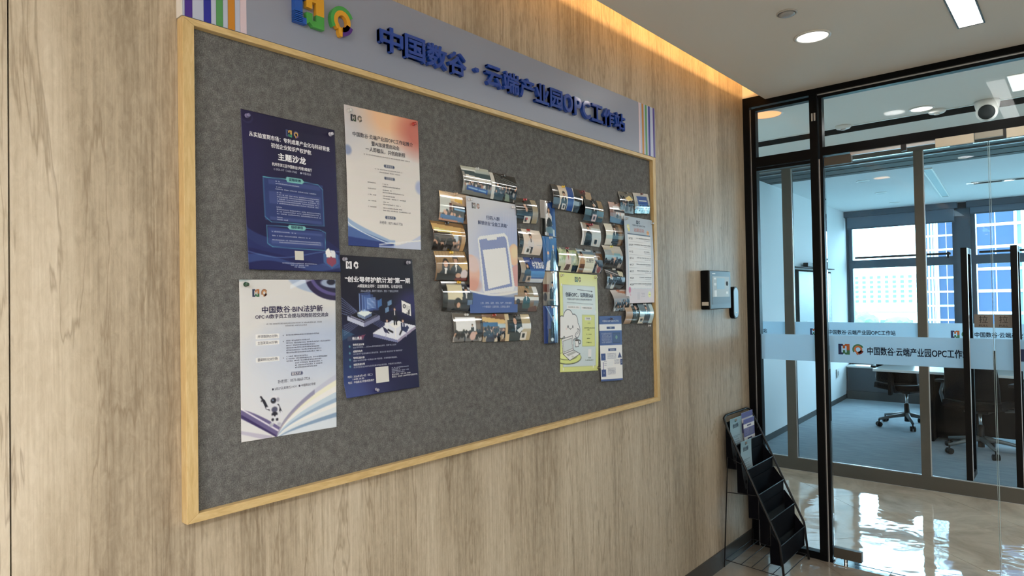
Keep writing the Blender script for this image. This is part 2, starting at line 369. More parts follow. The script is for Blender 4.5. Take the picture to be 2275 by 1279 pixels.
# ------------------------------------------------------------------ grey-bronze office partition
Y2 = 5.985
p2 = thing('office_partition', 'grey-bronze framed glass wall of the carpeted office behind the entrance doors', 'partition', (0, Y2, 0))
def ob(name, m, x0, x1, z0, z1, y0=0.0, y1=0.06, bev=0): return bx(name, m, p2, x0, x1, y0, y1, z0, z1, bevel=bev)
ob('head_rail', BRONZE, FX0, FX1, 2.655, ZC); ob('sill_rail', BRONZE, FX0, FX1, 0, 0.105); ob('sill_bead', SILVER, FX0, FX1, 0.1055, 0.110, 0.012, 0.03)  # silver strip on the sill top stands for its white highlight
MX = [(-1.46, -1.40), (-0.43, -0.355), (0.588, 0.65), (1.62, 1.685), (2.66, 2.72), (3.70, 3.76)]
for a, b2 in MX:
    ob('mullion', BRONZE, a, b2, 0.105, 2.655, -0.004)
    ob('mullion_bead', SILVER, b2, b2+0.006, 0.11, 2.65, 0.01, 0.02)
ed = [FX0]+[x for m_ in MX for x in m_]+[FX1]
for k in range(0, len(ed), 2):
    ob('glass_pane', GLASS, ed[k], ed[k+1], 0.10, 2.66, 0.025, 0.035)
    ob('frosted_band', FILM, ed[k]+0.001, ed[k+1]-0.001, 1.10, 1.30, 0.021, 0.022)

# ------------------------------------------------------------------ structure: office
OY0, OY1, OX1 = 6.03, 10.7, 5.0
struct(MB().box(-1.6, OX1, OY0-0.05, OY1+0.3, -0.08, 0.0).build('floor', CARPET))
struct(MB().box(-1.6, OX1, OY0+1.25, OY1, ZC, ZC+0.02).build('ceiling', OCEIL))
dz = MB().box(-1.6, OX1, OY0-0.02, OY0+1.25, ZC, ZC+0.02)
for k in range(5): dz.box(-1.6, OX1, OY0+0.08+k*0.26, OY0+0.085+k*0.26, ZC-0.004, ZC)
struct(dz.build('trim_4', DARKGREY))
struct(bx('trim_5', SILVER, None, -1.6, OX1, OY0+0.62, OY0+0.635, ZC-0.012, ZC-0.001))
def wallseg(name, m, a, b_, z0, z1, t):
    a, b_ = Vector((*a, 0)), Vector((*b_, 0)); d = (b_-a).normalized(); n = Vector((-d.y, d.x, 0))*t
    return MB().prism([a+Vector((0, 0, z0)), b_+Vector((0, 0, z0)), b_+n+Vector((0, 0, z0)), a+n+Vector((0, 0, z0))], (0, 0, z1-z0)).build(name, m)
struct(wallseg('wall_office_left', WHITEW, (-0.94, OY0), (-1.11, OY1+0.02), 0, ZC, 0.1))
struct(wallseg('baseboard_office', DARKGREY, (-0.932, OY0), (-1.102, OY1), 0.0, 0.065, 0.012))
struct(bx('wall_office_right', WHITEW, None, OX1, OX1+0.1, OY0, OY1, 0, ZC))
WIN = mat('blue_grey_window_frame', (78, 92, 104), 0.4, metal=0.2)
LOWP = mat('slate_panel', (66, 74, 82), 0.6)
WX0 = -1.105
wb = struct(MB().box(WX0-0.6, OX1, OY1, OY1+0.2, 0, 0.40).box(WX0-0.6, OX1, OY1, OY1+0.2, 2.66, 3).box(WX0-0.6, WX0+0.02, OY1, OY1+0.2, 0.4, 2.66).build('wall_office_far', LOWP))
piers = [(0.27, 0.43), (1.78, 1.94), (3.29, 3.45), (4.8, 5.0)]
for a, b2 in piers: bx('pier', WIN, wb, a, b2, OY1-0.02, OY1+0.18, 0.40, 2.66)
starts = [WX0+0.02]+[p[1] for p in piers[:-1]]; ends = [p[0] for p in piers]
for n, (a, b2) in enumerate(zip(starts, ends)):
    f = MB().box(a, a+0.05, OY1+0.03, OY1+0.09, 0.48, 2.66).box(b2-0.05, b2, OY1+0.03, OY1+0.09, 0.48, 2.66)
    f.box(a, b2, OY1+0.02, OY1+0.10, 1.905, 2.025).box(a, b2, OY1+0.03, OY1+0.09, 2.60, 2.66).box(a, b2, OY1+0.03, OY1+0.09, 0.40, 0.50)
    wo = struct(f.build('window_%d' % (n+1), WIN))
    bx('pane', WGLASS, wo, a+0.04, b2-0.04, OY1+0.055, OY1+0.065, 0.49, 1.91); bx('pane', WGLASS, wo, a+0.04, b2-0.04, OY1+0.055, OY1+0.065, 2.02, 2.61)
    MB().box(a+0.09, b2-0.07, OY1-0.01, OY1+0.015, 2.045, 2.075).box(b2-0.11, b2-0.085, OY1-0.012, OY1+0.03, 2.0, 2.085).build('stay_bar', BLACKM, wo)
    zb = (2.50, 2.585, 2.5, 2.55)[n]
    bl = thing('roller_blind', ['grey roller blind rolled up at the left office window', 'grey roller blind rolled up at the office window right of the first pier', 'grey roller blind at the third office window from the left', 'grey roller blind at the last office window'][n], 'blind', (0, OY1, 0))
    bx('blind_cassette', WIN, bl, a-0.03, b2+0.03, -0.12, -0.03, 2.66, ZC-0.003, bevel=0.004)
    bx('blind_fabric', mat('blue_grey_blind', (104, 118, 132), 0.8), bl, a+0.01, b2-0.01, -0.075, -0.072, zb, 2.66)
    bx('bottom_bar', WIN, bl, a+0.01, b2-0.01, -0.08, -0.067, zb-0.02, zb, bevel=0.002)
cb = thing('window_bench', 'long low slate cabinet under the office windows with a white top', 'cabinet', (0, OY1, 0))
bx('body', LOWP, cb, WX0+0.02, OX1-0.02, -0.22, -0.002, 0.12, 0.455); bx('plinth', DARKGREY, cb, WX0+0.02, OX1-0.02, -0.25, -0.003, 0, 0.12)
bx('top', WHITEPL, cb, WX0+0.02, OX1-0.02, -0.24, 0.02, 0.456, 0.482, bevel=0.003)

# ------------------------------------------------------------------ ceiling fittings
def downlight(name, x, y, z, r, label, cat, lm, group=None):
    t = thing(name, label, cat, (x, y, z), 0, group)
    MB().lathe([(r+0.014, 0), (r+0.014, -0.004), (r+0.004, -0.007), (r, -0.003), (r, 0.0)], 40).build('trim_ring', WHITEPL, t, smooth=True)
    MB().lathe([(r-0.0005, -0.001), (r-0.0005, -0.004), (r*0.5, -0.0045)], 40).build('diffuser', lm, t)
    return t
downlight('recessed_downlight', 0.667, 3.215, ZC, 0.066, 'round lit downlight in the hall ceiling in front of the black glass partition', 'light', LAMP)
downlight('recessed_downlight', 0.811, 4.993, ZC, 0.060, 'round lit downlight in the vestibule ceiling beside the dome camera', 'light', LAMP)
downlight('recessed_downlight', 0.02, 4.39, ZC, 0.095, 'round orange-lit downlight behind the black corner post', 'light', WARMLAMP)
downlight('recessed_downlight', 0.98, 8.94, ZC, 0.050, 'small round lit downlight in the office ceiling next to the dark slot', 'light', LAMP)
for x, y, lb in ((-0.19, 7.78, 'unlit round downlight in the office ceiling nearest the glass wall'), (-0.248, 8.87, 'unlit round downlight in the middle of the office ceiling left'), (-0.322, 10.0, 'unlit round downlight in the office ceiling nearest the window')):
    downlight('recessed_downlight', x, y, ZC, 0.05, lb, 'light', mat('unlit_diffuser', (190, 202, 206), 0.5))
s = thing('ceiling_sensor', 'small round white sensor in the hall ceiling beside the lit downlight', 'detector', (0.666, 2.872, ZC))
MB().lathe([(0.042, 0), (0.042, -0.003), (0.036, -0.006), (0.036, 0)], 36).build('ring', mat('sensor_ring', (188, 186, 182), 0.4), s, smooth=True)
MB().lathe([(0.033, -0.004), (0.033, -0.009), (0.02, -0.014), (0.004, -0.016)], 36).build('lens', mat('sensor_lens', (160, 162, 164), 0.25), s, smooth=True)
def linear(x, y0, y1, w, label):
    t = thing('linear_light', label, 'light', (x, y0, ZC))
    f = MB(); h = w/2
    f.box(-h-0.006, -h, 0, y1-y0, -0.005, 0.0).box(h, h+0.006, 0, y1-y0, -0.005, 0.0).box(-h-0.006, h+0.006, -0.006, 0, -0.005, 0).box(-h-0.006, h+0.006, y1-y0, y1-y0+0.006, -0.005, 0)
    f.build('frame', mat('dark_anodised', (70, 68, 66), 0.4, metal=0.5), t)
    bx('diffuser', LAMP, t, -h, h, 0, y1-y0, -0.003, -0.001); return t
linear(1.236, 2.35, 3.58, 0.09, 'lit rectangular linear light in the hall ceiling at the top right')
for k, p in enumerate(ADDED_PANELS):
    q = thing('panel_light', ['large square-edged panel light in the hall ceiling behind the viewer, nearest', 'large panel light in the hall ceiling far behind the viewer, right', 'large panel light in the hall ceiling far behind the viewer by the wood wall'][k], 'light', (p[0], p[1], ZC))
    bx('diffuser', PANELLAMP, q, -0.29, 0.29, -0.59, 0.59, -0.004, -0.001); MB().box(-0.3, -0.29, -0.6, 0.6, -0.01, 0).box(0.29, 0.3, -0.6, 0.6, -0.01, 0).box(-0.29, 0.29, -0.6, -0.59, -0.01, 0).box(-0.29, 0.29, 0.59, 0.6, -0.01, 0).build('frame', WHITEPL, q)
downlight('recessed_downlight', 2.9, 2.2, ZC, 0.066, 'round lit downlight in the hall ceiling out of view to the right', 'light', LAMP)
# vestibule panel
pl = thing('panel_light', 'square warm white panel light in the vestibule ceiling at the right edge', 'light', (1.29, 4.59, ZC))
bx('diffuser', PANELLAMP, pl, 0, 0.60, 0, 0.37, -0.004, -0.001); bx('frame', WHITEPL, pl, -0.004, 0.604, -0.004, 0.374, -0.002, 0.0)
pq = thing('panel_light', 'square panel light in the vestibule ceiling far to the right', 'light', (3.0, 4.83, ZC)); bx('diffuser', PANELLAMP, pq, -0.29, 0.29, -0.29, 0.29, -0.0035, -0.001); MB().box(-0.3, -0.29, -0.3, 0.3, -0.01, 0).box(0.29, 0.3, -0.3, 0.3, -0.01, 0).box(-0.3, 0.3, -0.3, -0.29, -0.01, 0).box(-0.3, 0.3, 0.29, 0.3, -0.01, 0).build('frame', WHITEPL, pq)
# dome camera
dc = thing('dome_camera', 'white dome security camera with dark round lens hanging from the vestibule ceiling', 'camera', (1.15, 5.10, ZC))
MB().lathe([(0.068, 0), (0.068, -0.012), (0.062, -0.045), (0.056, -0.062), (0.02, -0.07)], 36).build('housing', WHITEPL, dc, smooth=True)
Mx = Matrix.Translation((0.0, -0.026, -0.075)) @ Matrix.Rotation(math.radians(3), 4, 'Z') @ Matrix.Rotation(math.radians(102), 4, 'X')
sp = [(0.058*math.sin(math.pi*k/12)+0.0005, -0.058*math.cos(math.pi*k/12)) for k in range(0, 13)]
MB().lathe(sp, 30, Mx).build('eyeball', WHITEPL, dc, smooth=True)
MB().lathe([(0.045, 0.030), (0.045, 0.046), (0.040, 0.0555), (0.02, 0.0575), (0.001, 0.058)], 30, Mx).build('lens', mat('camera_lens', (40, 46, 48), 0.6, spec=0.2), dc, smooth=True)
for x, y, lb in ((0.879, 5.11, 'flat white round smoke detector right of the vestibule downlight'), (0.31, 5.10, 'flat white round detector on the vestibule ceiling near the post')):
    t = thing('smoke_detector', lb, 'detector', (x, y, ZC)); MB().lathe([(0.052, 0), (0.052, -0.01), (0.044, -0.02), (0.03, -0.024)], 30).build('body', WHITEPL, t, smooth=True)
    MB().lathe([(0.018, -0.024), (0.016, -0.03), (0.004, -0.031)], 20).build('chamber', mat('sensor_ring', (188, 186, 182), 0.4), t, smooth=True)
lf = thing('linear_light', 'long unlit linear light frame in the office ceiling', 'light', (0.45, 7.47, ZC), math.radians(4.2))
f = MB(); L = 2.36; f.box(-0.045, -0.033, 0, L, -0.012, 0).box(0.033, 0.045, 0, L, -0.012, 0).box(-0.045, 0.045, -0.012, 0, -0.012, 0).box(-0.045, 0.045, L, L+0.012, -0.012, 0).build('frame', WHITEPL, lf)
bx('diffuser', mat('unlit_diffuser2', (170, 192, 200), 0.5), lf, -0.033, 0.033, 0, L, -0.006, -0.002)
vs = thing('air_slot', 'dark linear air slot in the office ceiling by the small lit downlight', 'vent', (0.655, 8.82, ZC))
MB().box(0, 2.2, 0, 0.012, -0.008, 0).box(0, 2.2, 0.148, 0.16, -0.008, 0).box(0, 0.012, 0, 0.16, -0.008, 0).build('frame', WHITEPL, vs)
bx('core', DARKGREY, vs, 0.012, 2.2, 0.012, 0.148, -0.003, -0.001)
for k in range(3): bx('vane', DARKGREY, vs, 0.012, 2.2, 0.035+k*0.035, 0.04+k*0.035, -0.007, -0.003)

# ------------------------------------------------------------------ office furniture
CH = mat('dark_mesh_fabric', (12, 12, 16), 0.9, spec=0.1); CHF = mat('grey_nylon', (92, 98, 100), 0.35, metal=0.1); CHB = mat('chair_black', (12, 12, 14), 0.5, spec=0.3)
def grid_mesh(fn, nu, nv, thick=None):
    m = MB()
    for j in range(nv+1):
        for i in range(nu+1): m.v.append(tuple(fn(i/nu, j/nv)))
    for j in range(nv):
        for i in range(nu):
            a = j*(nu+1)+i; m.f.append((a, a+1, a+nu+2, a+nu+1)); m.mi.append(0)
    return m
def solid(o, t):
    md = o.modifiers.new('Solidify', 'SOLIDIFY'); md.thickness = t; md.offset = 0; return o
def office_chair(loc, rz, label):
    t = thing('office_chair', label, 'chair', loc, rz, None)
    def seat(u, v): x = (u-0.5)*0.48; y = (v-0.5)*0.46; return (x*(1-0.12*(v > 0.85)), y, 0.455+0.02*(abs(u-0.5)*2)**2-0.035*max(0, v-0.7)/0.3)
    solid(grid_mesh(seat, 12, 12).build('seat', CH, t, smooth=True), 0.06)
    def back(u, v):
        x = (u-0.5)*(0.44-0.06*v); z = 0.52+0.50*v; return (x, -0.25-0.10*v+0.05*(abs(u-0.5)*2)**2+0.03*math.sin(math.pi*v), z)
    solid(grid_mesh(back, 12, 14).build('backrest', CH, t, smooth=True), 0.03)
    fr = [back(u, v) for u, v in ((0, 0), (0, .25), (0, .5), (0, .75), (0, 1), (.25, 1.02), (.5, 1.03), (.75, 1.02), (1, 1), (1, .75), (1, .5), (1, .25), (1, 0), (.75, -.02), (.5, -.03), (.25, -.02))]
    MB().tube(fr, 0.013, 8, closed=True).build('back_frame', CHB, t, smooth=True)
    MB().tube([(0, -0.08, 0.40), (0, -0.25, 0.42), (0, -0.30, 0.52), (0, -0.27, 0.62)], 0.022, 10).build('back_stem', CHB, t, smooth=True)
    for s_ in (-1, 1):
        MB().tube([(s_*0.20, 0.0, 0.42), (s_*0.30, -0.02, 0.43), (s_*0.315, -0.05, 0.55), (s_*0.30, -0.02, 0.655)], 0.016, 8).tube([(s_*0.30, 0.14, 0.60), (s_*0.305, 0.05, 0.50), (s_*0.27, 0.03, 0.43)], 0.013, 8).build('arm_bracket', CHF, t, smooth=True)
        MB().box(s_*0.30-0.04, s_*0.30+0.04, -0.13, 0.15, 0.655, 0.685).build('arm_pad', CHB, t, bevel=0.008)
    MB().box(-0.10, 0.10, -0.12, 0.10, 0.385, 0.425).build('tilt_box', CHB, t, bevel=0.01)
    MB().tube([(0, 0, 0.20), (0, 0, 0.39)], 0.015, 12).build('gas_lift', STEEL, t, smooth=True)
    MB().tube([(0, 0, 0.055), (0, 0, 0.26)], 0.028, 14).build('column', CHB, t, smooth=True)
    for k in range(5):
        w = 2*math.pi*k/5+0.35; e = Vector((math.cos(w), math.sin(w), 0))
        MB().tube([e*0.02+Vector((0, 0, 0.135)), e*0.16+Vector((0, 0, 0.115)), e*0.315+Vector((0, 0, 0.085))], 0.02, 8, rr=[0.026, 0.019, 0.014]).build('base_arm', CHF, t, smooth=True)
        cm = MB(); n_ = Vector((-e.y, e.x, 0))
        for q in (-0.016, 0.016):
            cpos = e*0.315+n_*q+Vector((0, 0, 0.028)); cm.tube([cpos-n_*0.010, cpos+n_*0.010], 0.028, 14)
        cm.tube([e*0.315+Vector((0, 0, 0.03)), e*0.315+Vector((0, 0, 0.085))], 0.008, 6).build('caster', CHB, t, smooth=True)
    return t
office_chair((0.0, 8.68, 0), math.radians(-18), 'dark mesh office chair at the far left end of the office desk')
office_chair((0.80, 7.66, 0), math.radians(-12), 'dark mesh office chair in front of the desk with its back to the glass wall')
office_chair((1.33, 9.25, 0), math.radians(150), 'dark mesh office chair behind the desk seen at the right edge')
dk = thing('office_desk', 'long white-topped office desk with dark panels in the carpeted office', 'desk', (0, 0, 0))
bx('desktop', mat('white_laminate', (212, 220, 222), 0.3), dk, -0.13, 3.0, 7.72, 8.36, 0.715, 0.74, bevel=0.003)
DKP = mat('charcoal_panel', (10, 11, 14), 0.7, spec=0.1)
bx('side_panel', DKP, dk, 0.34, 0.37, 7.95, 8.35, 0.0, 0.715); bx('modesty_panel', DKP, dk, 0.37, 2.9, 8.08, 8.10, 0.08, 0.715)
bx('pedestal', DKP, dk, 0.372, 0.64, 8.10, 8.35, 0.02, 0.70, bevel=0.003)
for z in (0.24, 0.47): bx('drawer_gap', BLACKM, dk, 0.38, 0.63, 8.0985, 8.1, z, z+0.006)
bx('side_panel', DKP, dk, 2.9, 2.93, 7.75, 8.35, 0.0, 0.715)
bx('screen_panel', DKP, dk, 0.46, 1.85, 8.30, 8.325, 0.741, 1.06, bevel=0.003)
bx('side_panel', DKP, dk, -0.10, -0.07, 8.25, 8.34, 0.40, 0.715)
# wall display on the office's left wall
tv = thing('wall_display', 'large black-framed wall display on the left wall of the office', 'screen', (-0.985, 7.84, 0.93), math.radians(2.08))
bx('casing', mat('matt_black', (8, 9, 11), 0.9, spec=0.03), tv, 0.0, 0.05, 0, 1.62, 0.0, 0.90, bevel=0.004); bx('screen_glass', mat('dark_screen', (46, 70, 84), 0.25, spec=0.25), tv, 0.0505, 0.052, 0.14, 1.60, 0.03, 0.88)
bx('wall_mount', DARKGREY, tv, -0.055, 0.0, 0.5, 1.1, 0.25, 0.65)
vb = thing('camera_bar', 'dark video conference bar mounted above the wall display', 'camera', (-0.95, 8.3, 1.87)); bx('body', BLACKM, vb, -0.04, 0.02, 0.0, 0.55, 0, 0.05, bevel=0.01); MB().tube([(0.021, 0.27, 0.025), (0.027, 0.27, 0.025)], 0.016, 16).build('lens', STEEL, vb); bx('shelf', DARKGREY, vb, -0.06, 0.02, -0.45, 1.1, -0.014, -0.004)
so = thing('wall_socket', 'white wall socket low on the left office wall near the windows', 'socket', (-1.062, 9.9, 0.36)); bx('plate', WHITEPL, so, -0.01, 0.0, 0, 0.086, 0, 0.12, bevel=0.002); bx('insert', mat('socket_insert', (150, 158, 162), 0.4), so, 0.0, 0.002, 0.02, 0.066, 0.03, 0.09)

# ------------------------------------------------------------------ outside, seen through the office windows
GZ = -15
struct(MB().box(-700, 500, 11.5, 1200, GZ-1, GZ).build('ground', mat('hazy_ground', (150, 165, 160), 0.95)))
ap = thing('apartment_building', 'pale apartment block far away seen through the left office window', 'building', (-92, 452, GZ))
AW = mat('pale_render', (214, 214, 206), 0.9); AG = mat('pale_window', (96, 130, 150), 0.3)  # distance haze is put into these pale wall and glass tones
dirx = Vector((0.9, -0.38, 0)).normalized(); angA = math.atan2(dirx.y, dirx.x)
rotA = Matrix.Rotation(0, 4, 'Z')
MB().box(-22, 20, 0, 14, 0, 27).box(-12, 14, 1, 13, 27, 30).box(-5, 4, 2, 10, 30, 33.5).build('body', AW, ap)
for fl_ in range(9):
    for k in range(10):
        x = -21+k*4.15; z = 0.9+fl_*2.95
        bx('window', AG, ap, x+0.4, x+2.3, -0.08, 0.05, z+0.2, z+1.9)
for k in (1, 3, 6, 8):
    mb = MB()
    for fl_ in range(9): mb.box(-21+k*4.15+2.4, -21+k*4.15+4.2, -1.2, 0, 0.3+fl_*2.95, 1.5+fl_*2.95)
    mb.build('balcony_stack', AW, ap)
for (x, w, h, y) in ((-112, 16, 9, 380), (-92, 22, 7, 370), (-72, 14, 10, 350), (-60, 18, 6, 330), (-84, 12, 6, 300)):
    pass
lows = [((-96, 372), 26, 6, 'low pitched-roof house group below the apartment block, left'), ((-70, 352), 22, 7, 'low pitched-roof house below the apartment block, right'), ((-86, 300), 24, 5, 'low pitched-roof house nearest below the left office window')]
RF = mat('slate_roof', (120, 134, 142), 0.8)
for (pos, w, h, lb) in lows:
    hs = thing('low_house', lb, 'building', (pos[0], pos[1], GZ))
    bx('wall', AW, hs, -w/2, w/2, 0, 12, 0, h); MB().prism([(-w/2-1, -1, h), (-w/2-1, 13, h), (-w/2-1, 6, h+4)], (w+2, 0, 0)).build('roof', RF, hs)
    for k in range(4): bx('window', AG, hs, -w/2+2+k*w/4, -w/2+4.5+k*w/4, -0.1, 0.05, 1.5, 3.2)
TR = mat('tree_foliage', (112, 140, 112), 0.95)
def blob(name, c, r, label):
    bm = bmesh.new(); bmesh.ops.create_icosphere(bm, subdivisions=3, radius=1)
    rr = random.Random(len(label)*7+int(r*10))
    for v in bm.verts: v.co = Vector((v.co.x*r, v.co.y*r, v.co.z*r*0.8))*(1+rr.uniform(-0.13, 0.13))
    me = bpy.data.meshes.new(name); bm.to_mesh(me); bm.free(); me.materials.append(TR)
    t = thing(name, label, 'tree', (c[0], c[1], GZ)); o = bpy.data.objects.new('crown', me); COL.objects.link(o); o.parent = t; o.location = (0, 0, r*0.9+2)
    MB().tube([(0, 0, 0), (0, 0, r+1)], 0.4, 8).build('trunk', mat('bark', (90, 78, 66), 0.9), t)
for k, (x, y, r) in enumerate(((-64, 240, 4), (-53, 235, 4.5), (-43, 232, 4), (-75, 250, 4.5))):
    blob('tree', (x, y), r, 'hazy green tree outside below the left office window, %s' % ['second from the left of the row', 'third from the left of the row', 'rightmost of the row', 'leftmost of the row'][k])
TGL = mat('blue_curtain_glass', (40, 62, 92), 0.3, spec=0.3); TWH = mat('white_spandrel', (226, 232, 232), 0.6)
def tower(name, x0, x1, y, z1, mod, wins, label, off):
    t = thing(name, label, 'building', (0, y, GZ))
    bx('core', mat('tower_core', (120, 140, 158), 0.7), t, x0, x1, 0.3, 18, 0, z1)
    n = 0; z = off
    while z < z1:
        for a, b_ in wins:
            bx('glass_panel', TGL, t, a, b_, 0.1, 0.25, z+mod*0.12, z+mod*0.98)
            bx('pane_bar', TWH, t, (a+b_)/2-0.04, (a+b_)/2+0.04, 0.06, 0.1, z+mod*0.12, z+mod*0.98)
        bx('spandrel', TWH, t, x0, x1, 0.0, 0.3, z-mod*0.03, z+mod*0.10)
        z += mod; n += 1
    xs = sorted({a for a, _ in wins} | {b_ for _, b_ in wins})
    for a in xs: bx('fin', TWH, t, a-0.12, a+0.12, -0.15, 0.3, 0, z1)
    return t
tower('glass_tower', -19.6, -13.5, 130, 60, 2.35, [(-19.5, -18.6), (-18.1, -17.6), (-17.3, -14.8)], 'glass tower with white floor bands seen left of the window pier', 15+3.669-2.35*8)
tower('glass_tower', -8.2, 9, 85, 60, 2.32, [(-7.3, -3.9), (-3.3, 0.2), (0.8, 4.4), (5, 8.6)], 'nearer glass tower with white floor bands seen right of the window pier', 15+1.381-2.32*7)

# ------------------------------------------------------------------ magazine rack
rk = thing('magazine_rack', 'black mesh magazine rack leaning on wire legs against the wood wall', 'rack', (0, 0, 0))
RY0, RY1 = 3.60, 4.005
def fx(z): return 0.02+(0.85-z)*0.475 if z > 0.21 else 0.324+(0.21-z)*0.10
fp = [(fx(0)+0.0, RY0, 0.004), (fx(0.21), RY0, 0.21), (fx(0.80), RY0, 0.80), (0.022, RY0+0.012, 0.845), (0.018, RY0+0.05, 0.856),
      (0.018, RY1-0.05, 0.856), (0.022, RY1-0.012, 0.845), (fx(0.80), RY1, 0.80), (fx(0.21), RY1, 0.21), (fx(0), RY1, 0.004)]
MB().tube(fp, 0.0065, 10).build('tube_frame', BLACKM, rk, smooth=True)
for y in (RY0, RY1): MB().tube([(fx(0.60)-0.01, y, 0.60), (0.045, y, 0.63), (0.012, y, 0.004)], 0.0035, 8).build('rear_leg', BLACKM, rk, smooth=True)
gr = MB(); gr.tube([(0.016, RY0, 0.045), (0.335, RY0, 0.030), (0.335, RY1, 0.030), (0.016, RY1, 0.045)], 0.003, 6, closed=True)
gr.build('base_wire', BLACKM, rk)
for k in range(5): 
    x = 0.05+k*0.058; MB().tube([(x, RY0, 0.043-k*0.0025), (x, RY1, 0.043-k*0.0025)], 0.002, 6).build('grid_wire', BLACKM, rk)
for z in (0.43,): MB().tube([(0.035, RY0, z), (fx(z)-0.01, RY0, z+0.01)], 0.0025, 6).build('brace', BLACKM, rk)
# fine perforated mesh sheet: real alpha pattern of holes
def meshmat():
    m = bpy.data.materials.new('perforated_black_mesh'); m.use_nodes = True; nt = m.node_tree; nt.nodes.clear()
    o = nt.nodes.new('ShaderNodeOutputMaterial'); t = nt.nodes.new('ShaderNodeBsdfTransparent'); d = nt.nodes.new('ShaderNodeBsdfPrincipled')
    d.inputs['Base Color'].default_value = (0.004, 0.004, 0.006, 1); d.inputs['Roughness'].default_value = 0.6; d.inputs['Specular IOR Level'].default_value = 0.06
    v = texco(nt, (1, 1, 1)); s = nt.nodes.new('ShaderNodeSeparateXYZ'); nt.links.new(v, s.inputs[0])
    a = math_(nt, 'FRACT', math_(nt, 'MULTIPLY', s.outputs[1], 400)); b = math_(nt, 'FRACT', math_(nt, 'MULTIPLY', s.outputs[2], 400))
    h = math_(nt, 'MULTIPLY', math_(nt, 'LESS_THAN', a, 0.42), math_(nt, 'LESS_THAN', b, 0.42))
    x = nt.nodes.new('ShaderNodeMixShader'); nt.links.new(h, x.inputs[0]); nt.links.new(d.outputs[0], x.inputs[1]); nt.links.new(t.outputs[0], x.inputs[2])
    nt.links.new(x.outputs[0], o.inputs[0]); return m
MESH = meshmat()
pz = [0.70, 0.572, 0.444, 0.316, 0.19]
def pocket_x(k): return fx(pz[k])
for k, z in enumerate(pz):
    x = pocket_x(k); d = 0.055; zb = z-0.135 if k < 4 else 0.085
    m = MB(); m.box(x-0.002, x, RY0+0.006, RY1-0.006, zb, z)                      # front sheet
    m.box(x-d, x, RY0+0.006, RY1-0.006, zb-0.001, zb)                             # bottom
    m.box(x-d-0.002, x-d, RY0+0.006, RY1-0.006, zb, min(z+0.07, 0.842) if k else 0.842-0.02)   # back sheet
    for y in (RY0+0.006, RY1-0.008): m.prism([(x-d, y, zb), (x, y, zb), (x, y, z), (x-d, y, min(z+0.07, 0.84))], (0, 0.002, 0))
    pk = m.build('pocket', MESH, rk)
    MB().tube([(x, RY0+0.004, z), (x, RY1-0.004, z)], 0.0028, 6).tube([(x, RY0+0.006, z), (x, RY0+0.006, zb), (x-d, RY0+0.006, zb)], 0.002, 6).build('pocket_wire', BLACKM, pk)

# ------------------------------------------------------------------ wall devices
tc_ = thing('time_clock', 'black wall-mounted fingerprint time clock with a grey screen on the wood wall', 'device', (0, 3.395, 1.47))
DEV = mat('blue_grey_plastic', (96, 112, 124), 0.4, spec=0.5)
bx('housing', BLACK, tc_, 0.001, 0.050, 0, 0.277, 0, 0.215, bevel=0.006)
bx('front_cover', DEV, tc_, 0.050, 0.056, 0.002, 0.275, 0.002, 0.213, bevel=0.003)
bx('screen', mat('grey_screen', (150, 158, 158), 0.4, spec=0.2, emis=(150, 158, 158), es=0.28), tc_, 0.0562, 0.0570, 0.03, 0.255, 0.028, 0.182)
bx('screen_panel', mat('screen_blue', (128, 158, 172), 0.4, spec=0.2, emis=(128, 158, 172), es=0.28), tc_, 0.0571, 0.0575, 0.085, 0.19, 0.112, 0.172)
bx('keypad_strip', mat('screen_slate', (92, 108, 118), 0.4, spec=0.2, emis=(92, 108, 118), es=0.25), tc_, 0.0571, 0.0575, 0.03, 0.255, 0.028, 0.068)
for a, b_, c_, d_ in ((0.045, 0.075, 0.165, 0.175), (0.048, 0.078, 0.132, 0.146), (0.05, 0.082, 0.07, 0.105), (0.205, 0.235, 0.085, 0.098)): bx('icon', WHITEPL, tc_, 0.0571, 0.0578, a, b_, c_, d_)
MB().tube([(0.057, 0.222, 0.143), (0.0585, 0.222, 0.143)], 0.013, 20).build('button', DARKGREY, tc_)
bx('logo_print', WHITEPL, tc_, 0.0561, 0.0566, 0.03, 0.07, 0.194, 0.2)
bx('label_sticker', mat('sticker', (196, 190, 180), 0.6), tc_, 0.008, 0.046, -0.0008, 0.0008, 0.022, 0.042)
rd = thing('card_reader', 'rounded black access card reader with pale blue face beside the time clock', 'device', (0.0, 3.808, 1.502))
def pill(h, w, n=12):
    r = w/2; pts = []
    for k in range(n+1): a = math.pi*k/n; pts.append((0, -r*math.cos(a), h/2-r+r*math.sin(a)))
    for k in range(n+1): a = math.pi*k/n; pts.append((0, r*math.cos(a), -h/2+r-r*math.sin(a)))
    return pts[::-1]
MB().prism([(0.001, p[1], p[2]) for p in pill(0.19, 0.076)], (0.026, 0, 0)).build('housing', BLACK, rd)
MB().prism([(0.027, p[1], p[2]) for p in pill(0.176, 0.062)], (0.003, 0, 0)).build('face', mat('pale_blue_face', (150, 180, 202), 0.35, spec=0.6), rd)
bx('mark', WHITEPL, rd, 0.0301, 0.0305, -0.012, 0.012, -0.062, -0.056)
# floor spring cover at the foot of the left door
fs = thing('floor_spring_cover', 'mirror-bright steel floor spring cover at the foot of the black post', 'hardware', (0.47, YG+0.01, 0.0))
bx('plate', mat('mirror_steel', (214, 216, 216), 0.06, metal=1.0), fs, 0.0, 0.28, -0.03, 0.09, 0.0005, 0.004, bevel=0.001)
MB().tube([(0.055, 0.022, 0.004), (0.055, 0.022, 0.028)], 0.012, 14).build('spindle', STEEL, fs)
for q in (0.02, 0.25): MB().tube([(q, 0.07, 0.004), (q, 0.07, 0.0052)], 0.005, 10).build('screw', STEEL, fs)

